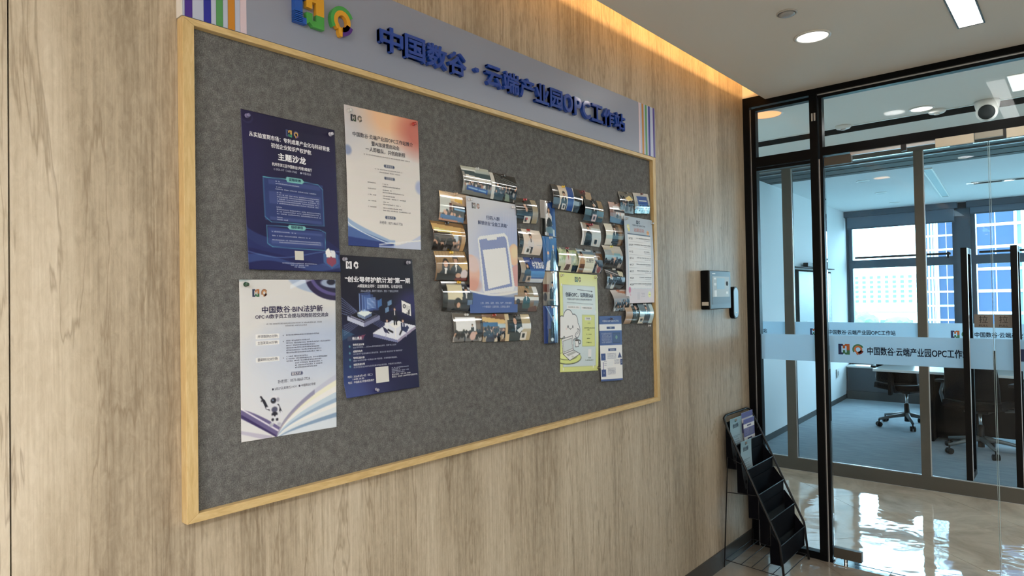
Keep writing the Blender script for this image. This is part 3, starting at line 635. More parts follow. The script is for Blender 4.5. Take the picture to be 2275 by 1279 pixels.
# ------------------------------------------------------------------ notice board
FB = 0.012    # felt surface
FR = 0.031    # frame front
BY0, BY1, BZ0, BZ1 = 0.641, 2.868, 1.041, 2.224
nb = thing('notice_board', 'large grey felt notice board with a pale pine frame on the wood wall', 'board', (0, BY0, BZ0))
W_, H_ = BY1-BY0, BZ1-BZ0
bx('felt_panel', FELT, nb, 0.001, FB, 0.01, W_-0.01, 0.01, H_-0.01)
fw, fh = 0.027, 0.016
def mitre(pts, name, pm=PINE):
    return MB().prism([(0.001, p[0], p[1]) for p in pts], (FR-0.001, 0, 0)).build(name, pm, nb, bevel=0.0015)
mitre([(0, 0), (W_, 0), (W_-fw, fh+0.004), (fw, fh+0.004)][::-1], 'frame_bar')
mitre([(0, H_), (fw, H_-fh), (W_-fw, H_-fh), (W_, H_)][::-1], 'frame_bar')
mitre([(0, 0), (fw, fh+0.004), (fw, H_-fh), (0, H_)][::-1], 'frame_bar', PINEV)
mitre([(W_, 0), (W_, H_), (W_-fw, H_-fh), (W_-fw, fh+0.004)][::-1], 'frame_bar', PINEV)

# header sign
hs_ = thing('header_sign', 'long blue-grey header sign with raised blue Chinese lettering above the notice board', 'sign', (0, BY0, 2.2245))
SIGN = mat('blue_grey_sign_face', (143, 149, 166), 0.35, spec=0.4)
bx('panel', [SIGN], hs_, 0.001, 0.030, 0.001, 2.233, 0.0005, 0.241, bevel=0.001)
bx('edge_strip', mat('white_edge', (225, 224, 220), 0.5), hs_, 0.001, 0.0302, -0.0015, 0.001, 0.0005, 0.241)
def stripes(cols):
    for (a, b_, c) in cols:
        bx('stripe', mat('stripe_%d_%d_%d' % c, c, 0.35), hs_, 0.030, 0.0308, a-BY0, b_-BY0, 0.001, 0.2405)
PUR, BLU, GRN, ORG, PNK, LAV = (72, 46, 140), (38, 44, 150), (82, 148, 88), (196, 130, 40), (214, 196, 206), (182, 190, 212)
stripes([(0.6425, 0.646, LAV), (0.647, 0.664, PUR), (0.6645, 0.690, LAV), (0.691, 0.708, BLU), (0.709, 0.720, LAV), (0.721, 0.737, GRN), (0.738, 0.749, LAV), (0.750, 0.767, ORG), (0.768, 0.780, LAV), (0.781, 0.797, PNK)])
stripes([(2.872-b_+0.0, 2.872-a+0.0, c) for a, b_, c in ((0.007, 0.022, PUR), (0.0225, 0.049, LAV), (0.05, 0.066, BLU), (0.067, 0.079, LAV), (0.08, 0.096, GRN), (0.097, 0.109, LAV), (0.11, 0.127, ORG), (0.128, 0.140, LAV), (0.141, 0.156, PNK))])
LETTER = mat('blue_gloss_acrylic', (10, 62, 158), 0.1, spec=0.8, coat=0.6)
def text_mesh(body, bold=0.0, extrude=0.0, res=2, space=1.0):
    """bold = stroke growth in em, by overlaid shifted copies"""
    c = bpy.data.curves.new('txt', 'FONT'); c.body = body; c.resolution_u = res; c.extrude = extrude; c.space_character = space
    o = bpy.data.objects.new('txt', c); me = bpy.data.meshes.new_from_object(o); bpy.data.objects.remove(o); bpy.data.curves.remove(c)
    if bold:
        b = bmesh.new(); b.from_mesh(me); src = b.verts[:]+b.edges[:]+b.faces[:]
        base = [v for v in b.verts]
        sh_ = [(bold, bold), (-bold, bold), (bold, -bold)] + ([(0, bold), (bold, 0), (-bold, 0), (0, -bold)] if extrude else [])
        for kk, (dx, dy) in enumerate(sh_):
            d = bmesh.ops.duplicate(b, geom=src)['geom']
            for v in d:
                if isinstance(v, bmesh.types.BMVert): v.co.x += dx; v.co.y += dy; v.co.z -= 0.006*(kk+1)*(1 if v.co.z > 0 or not extrude else -1)
        b.to_mesh(me); b.free()
    n = len(me.vertices); co = np.zeros(n*3, dtype=np.float32); me.vertices.foreach_get('co', co); return me, co.reshape(n, 3)
def setco(me, co): me.vertices.foreach_set('co', np.ascontiguousarray(co, dtype=np.float32).ravel()); me.update()
G = [('中', 1.199, 1.288), ('国', 1.295, 1.377), ('数', 1.384, 1.472), ('谷', 1.477, 1.560), ('·', 1.598, 1.621), ('云', 1.655, 1.739), ('端', 1.746, 1.833), ('产', 1.838, 1.923), ('业', 1.927, 2.011),
     ('园', 2.018, 2.098), ('O', 2.105, 2.168), ('P', 2.178, 2.229), ('C', 2.236, 2.294), ('工', 2.301, 2.389), ('作', 2.392, 2.478), ('站', 2.481, 2.570)]
for ch, y0, y1 in G:
    me, co = text_mesh(ch, 0.026, 0.15, 3)
    z0, z1 = (2.328, 2.343) if ch == '·' else (2.296, 2.371)
    mn, mxx = co.min(0), co.max(0)
    n = np.zeros_like(co)
    n[:, 1] = (y0+(co[:, 0]-mn[0])/(mxx[0]-mn[0])*(y1-y0))-BY0
    n[:, 2] = (z0+(co[:, 1]-mn[1])/(mxx[1]-mn[1])*(z1-z0))-2.2245
    n[:, 0] = 0.0310+(co[:, 2]-mn[2])/(mxx[2]-mn[2])*0.016
    setco(me, n); me.materials.clear(); me.materials.append(LETTER)
    o = bpy.data.objects.new('letter', me); COL.objects.link(o); o.parent = hs_

# ---- the two logo marks, as flat polygons in a unit square (u right, v up)
def h_logo(c1, c2, c3, cs=None):
    out = []
    us = [0, .27, .40, .60, .73, 1.0]; vs = [0, .2, .42, .58, .8, 1.0]
    for i in range(5):
        for j in range(5):
            inH = (i in (1, 3) and j in (1, 2, 3)) or (i == 2 and j == 2)
            if inH or (i == 2 and j in (1, 3) and False): continue
            col = c1 if i < 2 or (i == 2 and j > 5) else (c2 if j >= 2 else c3)
            q = [(us[i], vs[j]), (us[i+1], vs[j]), (us[i+1], vs[j+1]), (us[i], vs[j+1])]
            if i == 2 and j == 4: q = [(.40, .8), (.60, .8), (.60, .97), (.5, .88), (.40, .97)]
            if i == 2 and j == 0: q = [(.40, .03), (.5, .12), (.60, .03), (.60, .2), (.40, .2)]
            if i == 2: col = c1 if j < 2 and c1 != c2 and False else col
            out.append((q, col))
    if cs:
        for k in range(6):
            out.append(([(0, .03+k*.06), (.27, .03+k*.06), (.27, .05+k*.06), (0, .05+k*.06)], cs))
    return out
def arc(cx, cy, r0, r1, a0, a1, col, n=18):
    out = []
    for k in range(n):
        p, q = math.radians(a0+(a1-a0)*k/n), math.radians(a0+(a1-a0)*(k+1)/n)
        out.append(([(cx+r0*math.cos(p), cy+r0*math.sin(p)), (cx+r1*math.cos(p), cy+r1*math.sin(p)), (cx+r1*math.cos(q), cy+r1*math.sin(q)), (cx+r0*math.cos(q), cy+r0*math.sin(q))], col))
    return out
def p_logo(c1, c2, c3):
    o = arc(.5, .52, .36, .5, 25, 215, c1)+arc(.5, .52, .2, .36, -95, 235, c2)+arc(.5, .52, .2, .48, -88, -18, c3)
    o.append(([(.33, .36), (.5, .25), (.5, .0), (.40, .0), (.33, .12)], c2)); return o
def logo_obj(polys, fn, name, parent, lift0=0.0, thick=None):
    """fn(u,v,h)->point ; thick = real plate thickness"""
    cols = []; mb = MB()
    for q, c in polys:
        if c not in cols: cols.append(c)
        mb.cur = cols.index(c)
        if thick:
            a = sum((q[i][0]*q[(i+1) % len(q)][1]-q[(i+1) % len(q)][0]*q[i][1]) for i in range(len(q)))
            p0 = [Vector(fn(u, v, 0)) for u, v in (q if a > 0 else q[::-1])]; mb.prism(p0, Vector(fn(0, 0, thick))-Vector(fn(0, 0, 0)))
        else: mb.poly([fn(u, v, lift0) for u, v in q])
    return mb.build(name, [mat('logo_%d_%d_%d' % c, c, 0.3) for c in cols], parent)
logo_obj(h_logo((28, 84, 176), (216, 158, 40), (74, 158, 72), (120, 170, 220)), lambda u, v, h: (0.031+h, 0.922-BY0+u*0.09, 2.294-2.2245+v*0.084), 'logo_mark', hs_, thick=0.014)
logo_obj(p_logo((70, 156, 76), (222, 160, 44), (80, 44, 130)), lambda u, v, h: (0.031+h, 1.033-BY0+u*0.076, 2.294-2.2245+v*0.084), 'logo_mark', hs_, thick=0.014)

# ------------------------------------------------------------------ printed sheets: painted canvases carried as vertex colours
def vcmat(name, rough, coat=0.0, spec=0.5):
    if name in _M: return _M[name]
    m = mat(name, (255, 255, 255), rough, spec=spec, coat=coat); nt = m.node_tree
    a = nt.nodes.new('ShaderNodeAttribute'); a.attribute_name = 'print'; nt.links.new(a.outputs['Color'], P(m).inputs['Base Color']); return m
PAPER = vcmat('printed_paper', 0.42); PHOTO = vcmat('glossy_photo_print', 0.10, coat=0.9, spec=0.7)
LUT = np.array([((x/12.92) if x <= 0.04045 else ((x+0.055)/1.055)**2.4) for x in np.linspace(0, 1, 256)])
class Cv:
    def __init__(s, w, h, c0, c1=None, asp=1.0):
        s.w, s.h = w, h; s.U, s.V = np.meshgrid((np.arange(w))/(w-1), (np.arange(h))/(h-1)); s.asp = asp
        c0 = np.array(c0, float); c1 = np.array(c1 if c1 is not None else c0, float)
        s.a = c0+(c1-c0)*s.V[..., None]; s.k = max(0.9/w, 0.9/h)
    def mix(s, m, col, al=1.0):
        m = np.clip(m, 0, 1)[..., None]*al; s.a = s.a*(1-m)+np.array(col, float)*m; return s
    def rect(s, x0, y0, x1, y1, col, al=1.0):
        k = s.k*0.7; m = np.clip((s.U-x0)/k+.5, 0, 1)*np.clip((x1-s.U)/k+.5, 0, 1)*np.clip((s.V-y0)/k+.5, 0, 1)*np.clip((y1-s.V)/k+.5, 0, 1); return s.mix(m, col, al)
    def ell(s, cx, cy, rx, ry, col, al=1.0, soft=None):
        d = np.sqrt(((s.U-cx)/rx)**2+((s.V-cy)/ry)**2); k = soft if soft else s.k/min(rx, ry); return s.mix((1-d)/k+.5, col, al)
    def ring(s, cx, cy, rx, ry, t, col, al=1.0):
        d = np.abs(np.sqrt(((s.U-cx)/rx)**2+((s.V-cy)/ry)**2)-1); return s.mix((t-d)/(s.k/min(rx, ry))+.5, col, al)
    def poly(s, pts, col, al=1.0):
        ins = np.zeros(s.U.shape, bool); n = len(pts)
        for i in range(n):
            (x0, y0), (x1, y1) = pts[i], pts[(i+1) % n]
            if y0 == y1: continue
            c = ((y0 > s.V) != (y1 > s.V)) & (s.U < (x1-x0)*(s.V-y0)/(y1-y0)+x0); ins ^= c
        return s.mix(ins.astype(float), col, al)
    def line(s, x0, y0, x1, y1, w, col, al=1.0):
        dx, dy = x1-x0, (y1-y0)*s.asp; L = dx*dx+dy*dy+1e-12
        t = np.clip(((s.U-x0)*dx+(s.V-y0)*s.asp*dy)/L, 0, 1); d = np.hypot(s.U-x0-t*dx, (s.V-y0)*s.asp-t*dy); return s.mix((w/2-d)/s.k+.5, col, al)
    def pline(s, pts, w, col, al=1.0):
        for a, b_ in zip(pts[:-1], pts[1:]): s.line(*a, *b_, w, col, al)
        return s
    def wave(s, f0, f1, col, al=1.0, x0=0, x1=1):
        k = s.k; a = f0(s.U); b_ = f1(s.U); m = np.clip((s.V-a)/k+.5, 0, 1)*np.clip((b_-s.V)/k+.5, 0, 1)*(s.U >= x0)*(s.U <= x1); return s.mix(m, col, al)
    def speck(s, x0, y0, x1, y1, seed, n, cols, r=0.02, al=0.9):
        g = random.Random(seed)
        for _ in range(n):
            q = r*g.uniform(.6, 1.5); s.ell(g.uniform(x0, x1), g.uniform(y0, y1), q, q*s_asp(s), g.choice(cols), al)
        return s
def s_asp(s): return 1.0/s.asp
class Sheet:
    """a sheet pinned on the wall, corner points (y,z) TL TR BR BL; x = lift + curl(u,v)"""
    def __init__(s, c, lift, curl=lambda u, v: 0*u): s.c = [np.array(p) for p in c]; s.lift = lift; s.curl = curl; s.org = np.array([lift, *s.c[0]])
    def pt(s, u, v, h=0.0):
        u = np.asarray(u, float); v = np.asarray(v, float)
        a = s.c[0][None]*(1-u)[..., None]*(1-v)[..., None]+s.c[1][None]*u[..., None]*(1-v)[..., None]+s.c[2][None]*u[..., None]*v[..., None]+s.c[3][None]*(1-u)[..., None]*v[..., None]
        return np.concatenate([(s.lift+s.curl(u, v)+h)[..., None], a], -1)
    def p1(s, u, v, h=0.0): return tuple(s.pt(np.array([u]), np.array([v]), h)[0]-s.org)
def sheet_obj(sh, cv, name, m, parent=None):
    w, h = cv.w, cv.h
    p = sh.pt(cv.U.ravel(), cv.V.ravel())-sh.org
    b = p.copy(); b[:, 0] -= 0.0003
    idx = np.arange(w*h).reshape(h, w); q = np.stack([idx[:-1, :-1], idx[1:, :-1], idx[1:, 1:], idx[:-1, 1:]], -1).reshape(-1, 4)
    # rim faces give the sheet its edge thickness; the back is a coarse copy of the border
    rim = np.concatenate([idx[0, :], idx[1:, -1], idx[-1, -2::-1], idx[-2:0:-1, 0]]); nr = len(rim)
    vb = b[rim]; o0 = w*h; r2 = np.stack([rim, np.roll(rim, -1), o0+np.roll(np.arange(nr), -1), o0+np.arange(nr)], -1)
    V = np.concatenate([p, vb]); F = np.concatenate([q, r2])
    me = bpy.data.meshes.new(name); me.vertices.add(len(V)); me.vertices.foreach_set('co', V.astype(np.float32).ravel())
    me.loops.add(F.size); me.loops.foreach_set('vertex_index', F.astype(np.int32).ravel()); me.polygons.add(len(F))
    me.polygons.foreach_set('loop_start', np.arange(0, F.size, 4, dtype=np.int32)); me.polygons.foreach_set('use_smooth', [True]*len(F))
    me.update(calc_edges=True)
    ca = me.color_attributes.new('print', 'FLOAT_COLOR', 'POINT')
    lc = LUT[np.clip(cv.a, 0, 255).astype(int)].reshape(-1, 3); lm = lc @ np.array([.3, .55, .15]); lc = (lc*.9+lm[:, None]*.1)*(np.maximum(lm, .01)**.25*1.5)[:, None]; lc = np.clip(lc, 0, 0.86); lc = np.concatenate([lc, lc[rim]])
    ca.data.foreach_set('color', np.concatenate([lc, np.ones((len(lc), 1))], 1).astype(np.float32).ravel())
    me.materials.append(m); o = bpy.data.objects.new(name, me); COL.objects.link(o)
    if parent: o.parent = parent
    else: o.location = tuple(sh.org)
    return o
def write(sh, parent, name, body, u, v, hgt, col, align='C', bold=0.0, wid=None, H=0.42, W=0.297, space=1.0, rot=0.0):
    """body printed on the sheet; u,v = anchor (baseline, v down); hgt = em height as share of sheet height; wid = wanted width share"""
    me, co = text_mesh(body, bold, 0, 2, space)
    if len(co) == 0: return None
    x = co[:, 0].copy(); y = co[:, 1].copy(); x -= x.min(); wx = x.max()
    sx = hgt*H/W
    if wid: sx = wid/wx
    x = x*sx; tw = wx*sx
    x += {'C': u-tw/2, 'L': u, 'R': u-tw}[align]
    y = v-y*hgt
    if rot:
        cr, sr = math.cos(rot), math.sin(rot); dx = (x-u)*W; dy = (y-v)*H; x = u+(dx*cr-dy*sr)/W; y = v+(dx*sr+dy*cr)/H
    p = sh.pt(x, y, 0.0007)-sh.org; p[:, 0] += co[:, 2]*0.01; setco(me, p); me.materials.clear(); me.materials.append(mat('ink_%d_%d_%d' % col, col, 0.45))
    o = bpy.data.objects.new(name, me); COL.objects.link(o); o.parent = parent; return o
def fineprint(sh, parent, rows, col, name='fine_print', h=0.0085, seed=1):
    """rows: (u0,u1,v): illegibly small lines of type, as rows of tiny marks"""
    g = random.Random(seed); mb = MB()
    for (u0, u1, v) in rows:
        u = u0
        while u < u1:
            w = h*1.05; hh = h*g.uniform(.7, 1)
            if g.random() > 0.08:
                for (a, b_, c, d) in ((0.05, .9, 0, .22), (0.1, .8, .42, .6), (.2, .95, .8, 1.0), (g.uniform(.1, .5), g.uniform(.55, .7), 0, 1)):
                    mb.poly([sh.p1(u+a*w, v-hh+c*hh, .0007), sh.p1(u+a*w, v-hh+d*hh, .0007), sh.p1(u+b_*w, v-hh+d*hh, .0007), sh.p1(u+b_*w, v-hh+c*hh, .0007)])
            u += w*1.25
    return mb.build(name, mat('ink_%d_%d_%d' % col, col, 0.5), parent)
def small_logos(sh, parent, u, v, s, cols=None, W=0.297, H=0.42, gap=1.25):
    c = cols or ((40, 60, 90), (190, 130, 70), (60, 120, 90), (70, 130, 100), (180, 100, 60), (110, 60, 90))
    logo_obj(h_logo(*c[:3]), lambda a, b_, h: sh.p1(u+a*s, v-b_*s*W/H, h+.0007), 'logo_print', parent)
    logo_obj(p_logo(*c[3:]), lambda a, b_, h: sh.p1(u+s*gap+a*s*.9, v-b_*s*W/H, h+.0007), 'logo_print', parent)
def pin(loc, col, label, clear=False, parent=None):
    t = thing('push_pin', label, 'pin', loc); R = Matrix.Rotation(math.radians(90), 4, 'Y')
    m = mat('pin_%d_%d_%d' % col, col, 0.12, spec=0.9, coat=0.8)
    MB().lathe([(0.0062, 0.0), (0.0062, 0.0015), (0.0035, 0.003), (0.003, 0.0075), (0.0048, 0.009), (0.0048, 0.011), (0.002, 0.0118)], 14, R).build('head', m, t, smooth=True)
    MB().lathe([(0.0006, -0.006), (0.0006, 0.0)], 6, R).build('needle', STEEL, t); return t
L0 = FB+0.002

# ---- poster 1: navy salon poster
def poster(name, corners, cv, label, curl=lambda u, v: 0*u, lift=L0, cat='poster'):
    sh = Sheet(corners, lift, curl); t = thing(name, label, cat, tuple(sh.org)); sheet_obj(sh, cv, 'printed_sheet', PAPER, t); return sh, t
c = Cv(140, 206, (30, 22, 78), (24, 22, 96), 0.42/0.297)
c.ell(0.0, 0.3, 0.25, 0.35, (52, 44, 110), .5, 1.0).ell(1.0, 0.45, 0.3, 0.3, (36, 30, 100), .6, 1)
c.ell(0.06, 0.045, 0.055, 0.035, (96, 92, 140), .35).ell(0.055, 0.04, 0.05, 0.032, (34, 26, 84), .8)
c.wave(lambda u: 0.72+0.10*np.sqrt(np.clip(u, 0, 1))*1.6, lambda u: 0.86+0.12*u, (52, 84, 150), .55).wave(lambda u: 0.80+0.06*np.sin(u*7), lambda u: 1.1+0*u, (26, 40, 120), .6)
c.wave(lambda u: 0.93-0.03*np.sin(u*6+1), lambda u: 0.97-0.03*np.sin(u*6+.4), (70, 110, 176), .5).wave(lambda u: 0.885+0.03*np.sin(u*5), lambda u: 0.889+0.03*np.sin(u*5), (120, 160, 210), .7)
c.rect(0.19, 0.405, 0.83, 0.68, (44, 70, 140), .85)
for v0, v1 in ((.415, .445), (.49, .57), (.655, .675)): c.rect(0.24, v0, 0.80, v1, (66, 84, 150), .8)
c.pline([(0.19, 0.405), (0.46, 0.40)], .006, (90, 190, 200)).pline([(0.62, 0.40), (0.78, 0.405), (0.83, 0.435), (0.83, 0.685), (0.25, 0.69), (0.19, 0.66), (0.19, .405)], .006, (70, 150, 180))
c.rect(0.21, 0.725, 0.83, 0.845, (50, 78, 150), .8).pline([(0.46, .712), (0.2, .715), (0.2, .83), (0.25, .85), (0.83, .855), (.84, .73), (.78, .715), (.62, .712)], .006, (70, 150, 180)).rect(.24, .742, .8, .757, (72, 92, 160), .8).rect(.24, .80, .8, .828, (72, 92, 160), .8)
c.poly([(.42, .40), (.44, .383), (.60, .383), (.62, .40), (.60, .416), (.44, .416)], (108, 178, 178)).poly([(.42, .714), (.44, .698), (.60, .698), (.62, .714), (.60, .73), (.44, .73)], (108, 178, 178))
c.poly([(.80, .88), (.90, .845), (.985, .885), (.985, .94), (.90, .98), (.80, .935)], (60, 100, 160)).poly([(.84, .91), (.90, .885), (.95, .91), (.95, .94), (.90, .965), (.84, .94)], (150, 60, 90)).poly([(.83, .86), (.87, .835), (.90, .88), (.88, .9), (.84, .9)], (222, 222, 232)).poly([(.89, .85), (.94, .85), (.95, .90), (.90, .9)], (200, 204, 224))
sh, t = poster('event_poster', [(0.787, 2.039), (1.061, 2.034), (1.072, 1.633), (0.801, 1.635)], c, 'navy blue salon poster with white Chinese text at the upper left of the board', lambda u, v: 0.004*v*v+0.003*(1-u)*v)
WT = (240, 240, 246)
small_logos(sh, t, .445, .115, .065, ((70, 80, 120), (214, 170, 90), (70, 150, 110), (90, 90, 130), (214, 170, 90), (120, 90, 140)))
write(sh, t, 'title', '从实验室到市场：专利成果产业化与科研背景', .5, .158, .034, WT, wid=.86, bold=.018)
write(sh, t, 'title', '初创企业知识产权护航', .5, .205, .034, WT, wid=.43, bold=.018)
write(sh, t, 'headline', '主题沙龙', .5, .277, .05, (245, 245, 250), wid=.30, bold=.03, space=1.05)
write(sh, t, 'subtitle', '杭州市滨江区中国数谷2号楼2楼展厅', .5, .322, .024, WT, wid=.43, bold=.012)
write(sh, t, 'date_line', '⊙ 2026.4.17（14:00-17:00）   ● 中国·杭州', .5, .35, .018, (200, 204, 226), wid=.40)
write(sh, t, 'section_title', '议程安排', .52, .406, .021, (20, 60, 90), wid=.13, bold=.02); write(sh, t, 'section_title', '组织单位', .52, .72, .021, (20, 60, 90), wid=.13, bold=.02)
fineprint(sh, t, [(.31, .36, .426), (.31, .56, .44), (.31, .37, .463), (.31, .77, .476), (.31, .36, .498)]+[(.32, .78, .512+k*.014) for k in range(5)]+[(.31, .36, .594)]+[(.31, .79, .608+k*.014) for k in range(3)]+[(.31, .36, .66), (.31, .42, .674)], (196, 204, 232), h=.0075)
fineprint(sh, t, [(.25, .50, .755), (.25, .66, .781), (.25, .78, .808), (.32, .79, .822), (.34, .72, .955), (.43, .62, .967), (.47, .58, .979)], (190, 198, 226), h=.0075, seed=3)
MB().poly([sh.p1(.48, .868, .0007), sh.p1(.48, .928, .0007), sh.p1(.575, .928, .0007), sh.p1(.575, .868, .0007)]).build('blank_code_panel', mat('ink_208_206_198', (208, 206, 198), 0.5), t)

# ---- poster 2: white-orange workstation poster
c = Cv(140, 206, (196, 192, 190), (206, 203, 200), 0.42/0.297)
c.ell(.62, .03, .5, .16, (226, 170, 120), .85, 1.0).ell(1.0, .10, .28, .16, (196, 90, 74), .85, 1.0).ell(.0, .12, .3, .2, (176, 178, 190), .6, 1.0)
c.ell(.02, .32, .05, .035, (90, 116, 176), .6, .5).ell(1.0, .52, .07, .05, (140, 158, 206), .7, .5)
c.wave(lambda u: .80+.14*np.clip(u/.55, 0, 1)**.8, lambda u: 1.2+0*u, (132, 164, 206), .85, 0, .62).wave(lambda u: .86+.10*np.clip(u/.55, 0, 1), lambda u: 1.2+0*u, (60, 96, 170), .85, 0, .58).wave(lambda u: .935+.03*np.clip(u/.55, 0, 1), lambda u: 1.2+0*u, (26, 52, 140), .8, 0, .6)
c.wave(lambda u: .985-.1*np.clip((u-.5)/.5, 0, 1)**2, lambda u: 1.2+0*u, (170, 182, 212), .8, .4, 1).wave(lambda u: .83+.13*np.clip(u/.5, 0, 1)**.7, lambda u: .836+.13*np.clip(u/.5, 0, 1)**.7, (235, 240, 246), .9, 0, .7)
c.wave(lambda u: .975-.05*np.clip((u-.4)/.6, 0, 1), lambda u: .982-.05*np.clip((u-.4)/.6, 0, 1), (236, 238, 244), .9, .4, 1)
for v0 in (.385, .475, .765): c.rect(.50, v0, .62, v0+.02, (70, 86, 120)).ell(.5, v0+.01, .012, .01, (70, 86, 120)).ell(.62, v0+.01, .014, .01, (70, 86, 120))
sh, t = poster('event_poster', [(1.093, 2.115), (1.369, 2.12), (1.374, 1.709), (1.102, 1.71)], c, 'white poster with orange and red glow on top, blue waves at the bottom', lambda u, v: .003*np.sin(math.pi*v))
DK = (50, 50, 66)
small_logos(sh, t, .075, .108, .068, ((40, 46, 60), (70, 66, 60), (60, 80, 60), (110, 110, 110), (150, 130, 110), (90, 90, 90)))
write(sh, t, 'title', '中国数谷·云端产业园OPC工作站推介', .50, .212, .036, DK, wid=.82, bold=.01)
write(sh, t, 'title', '暨AI加速营启动会', .52, .258, .036, DK, wid=.38, bold=.01)
write(sh, t, 'title', '一人即舰队，共创启新程', .52, .304, .036, DK, wid=.54, bold=.01)
fineprint(sh, t, [(.22, .86, .335)], (120, 118, 124), h=.008)
write(sh, t, 'section_title', '基本信息', .56, .402, .019, (215, 215, 222), wid=.10); write(sh, t, 'section_title', '活动流程', .56, .492, .019, (215, 215, 222), wid=.10); write(sh, t, 'section_title', '联系方式', .56, .782, .019, (215, 215, 222), wid=.10)
fineprint(sh, t, [(.36, .74, .43), (.42, .70, .45)], (130, 130, 134), h=.0085)
rows = []
for k in range(5): rows += [(.26, .37, .535+k*.044), (.46, (.53, .58, .63, .53, .72)[k], .535+k*.044), (.46, (.70, .76, .78, .70, .84)[k], .553+k*.044)]
fineprint(sh, t, rows, (110, 110, 118), h=.0085, seed=5)
write(sh, t, 'contact_line', '孙老师：0571-8663 7726', .57, .825, .026, (84, 86, 100), wid=.32)

# ---- poster 3: BIN poster
c = Cv(140, 206, (194, 194, 194), (200, 201, 204), 0.42/0.297)
c.ell(.9, .45, .6, .18, (150, 170, 206), .75, 1.1).ell(.6, .62, .6, .25, (184, 194, 212), .6, 1.0)
c.ell(.98, -.02, .50, .12, (150, 170, 200), .9).ell(1.02, -.02, .36, .16, (52, 40, 92)).ell(1.04, -.03, .33, .14, (96, 84, 150)).ell(1.06, -.03, .31, .12, (44, 38, 84)).ell(1.0, .02, .17, .035, (170, 190, 214), .8).ell(.95, .015, .05, .02, (40, 40, 70)).wave(lambda u: .035-.3*(u-.5), lambda u: .06-.25*(u-.5), (206, 214, 230), .6, .5, .9)
c.ell(0, .0, .1, .012, (120, 150, 160), .6)
c.wave(lambda u: .80+.5*(u)**1.3, lambda u: .855+.42*u, (110, 100, 150), 1, 0, .40).wave(lambda u: .83+.47*u, lambda u: .85+.45*u, (70, 56, 118), 1, 0, .4).wave(lambda u: .79+.46*u, lambda u: .80+.47*u, (224, 222, 230), .8, 0, .42).wave(lambda u: .93+.2*u, lambda u: .95+.25*u, (170, 166, 190), .8, 0, .3)
ra = lambda k: (lambda u: 1.02-(.08+k)*np.clip((u-.34)/.66, 0, 1)**.55*1.0)
for k, col in ((.30, (176, 180, 200)), (.26, (222, 216, 190)), (.22, (236, 232, 214)), (.18, (170, 190, 210)), (.14, (140, 166, 196)), (.11, (220, 222, 216)), (.08, (196, 204, 212)), (.04, (122, 152, 186)), (.01, (200, 208, 216))):
    c.wave(ra(k), lambda u: 1.2+0*u, col, .9, .345, 1)
c.wave(lambda u: 1.02-.38*np.clip((u-.34)/.66, 0, 1)**.55, lambda u: 1.03-.36*np.clip((u-.34)/.66, 0, 1)**.6, (120, 116, 156), .6, .345, .75)
for v0 in (.345, .385, .49): c.rect(.15, v0, .38, v0+.028, (218, 218, 220), .9)
c.rect(.50, .60, .61, .622, (84, 92, 130)).ell(.61, .611, .014, .011, (84, 92, 130))
# little white robot figure
rb = (196, 198, 208); rk_ = (48, 48, 66)
c.line(.22, .765, .19, .735, .016, rk_).line(.22, .765, .25, .81, .026, rk_).line(.25, .81, .30, .83, .022, rk_).line(.25, .81, .30, .815, .02, rb).line(.205, .75, .195, .765, .01, rk_).line(.36, .80, .39, .845, .022, rk_).line(.39, .845, .40, .885, .02, rb)
c.ell(.325, .82, .05, .03, rb).ell(.325, .825, .03, .018, (90, 92, 120)).ell(.325, .855, .03, .015, rk_).ell(.325, .765, .052, .031, rb).ell(.315, .768, .028, .018, rk_).ell(.36, .765, .016, .014, (150, 152, 170)).ell(.31, .765, .006, .004, (160, 190, 230))
c.line(.31, .87, .30, .915, .024, rb).line(.345, .87, .36, .92, .024, rb).ell(.29, .92, .02, .012, (170, 172, 186)).ell(.37, .922, .02, .012, (170, 172, 186)).ell(.305, .888, .013, .009, rk_).ell(.35, .89, .013, .009, rk_)
sh, t = poster('event_poster', [(0.779, 1.609), (1.057, 1.611), (1.055, 1.199), (0.780, 1.204)], c, 'white and pale blue poster with a small robot figure, lower left of board')
NV = (44, 38, 78)
small_logos(sh, t, .12, .108, .068, ((50, 60, 90), (180, 120, 80), (60, 110, 80), (150, 110, 90), (196, 140, 90), (90, 60, 60)))
write(sh, t, 'headline', '中国数谷·BIN法护新', .53, .208, .046, NV, wid=.64, bold=.02)
write(sh, t, 'title', 'OPC·AI数字员工合规与风险防控交流会', .53, .245, .030, NV, wid=.77, bold=.016)
fineprint(sh, t, [(.25, .84, .285), (.43, .67, .301)], (130, 132, 144), h=.0085)
for v0, s_ in ((.366, '开场致辞(5分钟)'), (.406, '主旨发言(60分钟)'), (.511, '圆桌研讨(50分钟)')): write(sh, t, 'agenda_item', s_, .265, v0, .021, (76, 76, 96), wid=.20); c_ = None
rows = [(.45, .80, .361)]+[(.45, (.7, .93, .76, .80, .82, .83)[k], .398+k*.0155) for k in range(6)]+[(.45, .68, .50), (.45, .89, .515), (.45, .82, .53), (.54, .83, .545), (.54, .83, .56), (.54, .78, .575)]+[(.415, .425, .362), (.415, .425, .402), (.415, .425, .508)]
fineprint(sh, t, rows, (96, 98, 120), h=.0088, seed=8)
write(sh, t, 'section_title', '联系方式', .555, .618, .02, (225, 226, 232), wid=.10, bold=.01)
write(sh, t, 'contact_line', '孙老师：0571-8663 7726', .53, .660, .026, (66, 68, 90), wid=.34, rot=-.02)
write(sh, t, 'date_line', '● 5月27日(星期五)14:30   ● 中国数谷2号楼', .53, .70, .019, (70, 70, 90), wid=.46, rot=-.02)

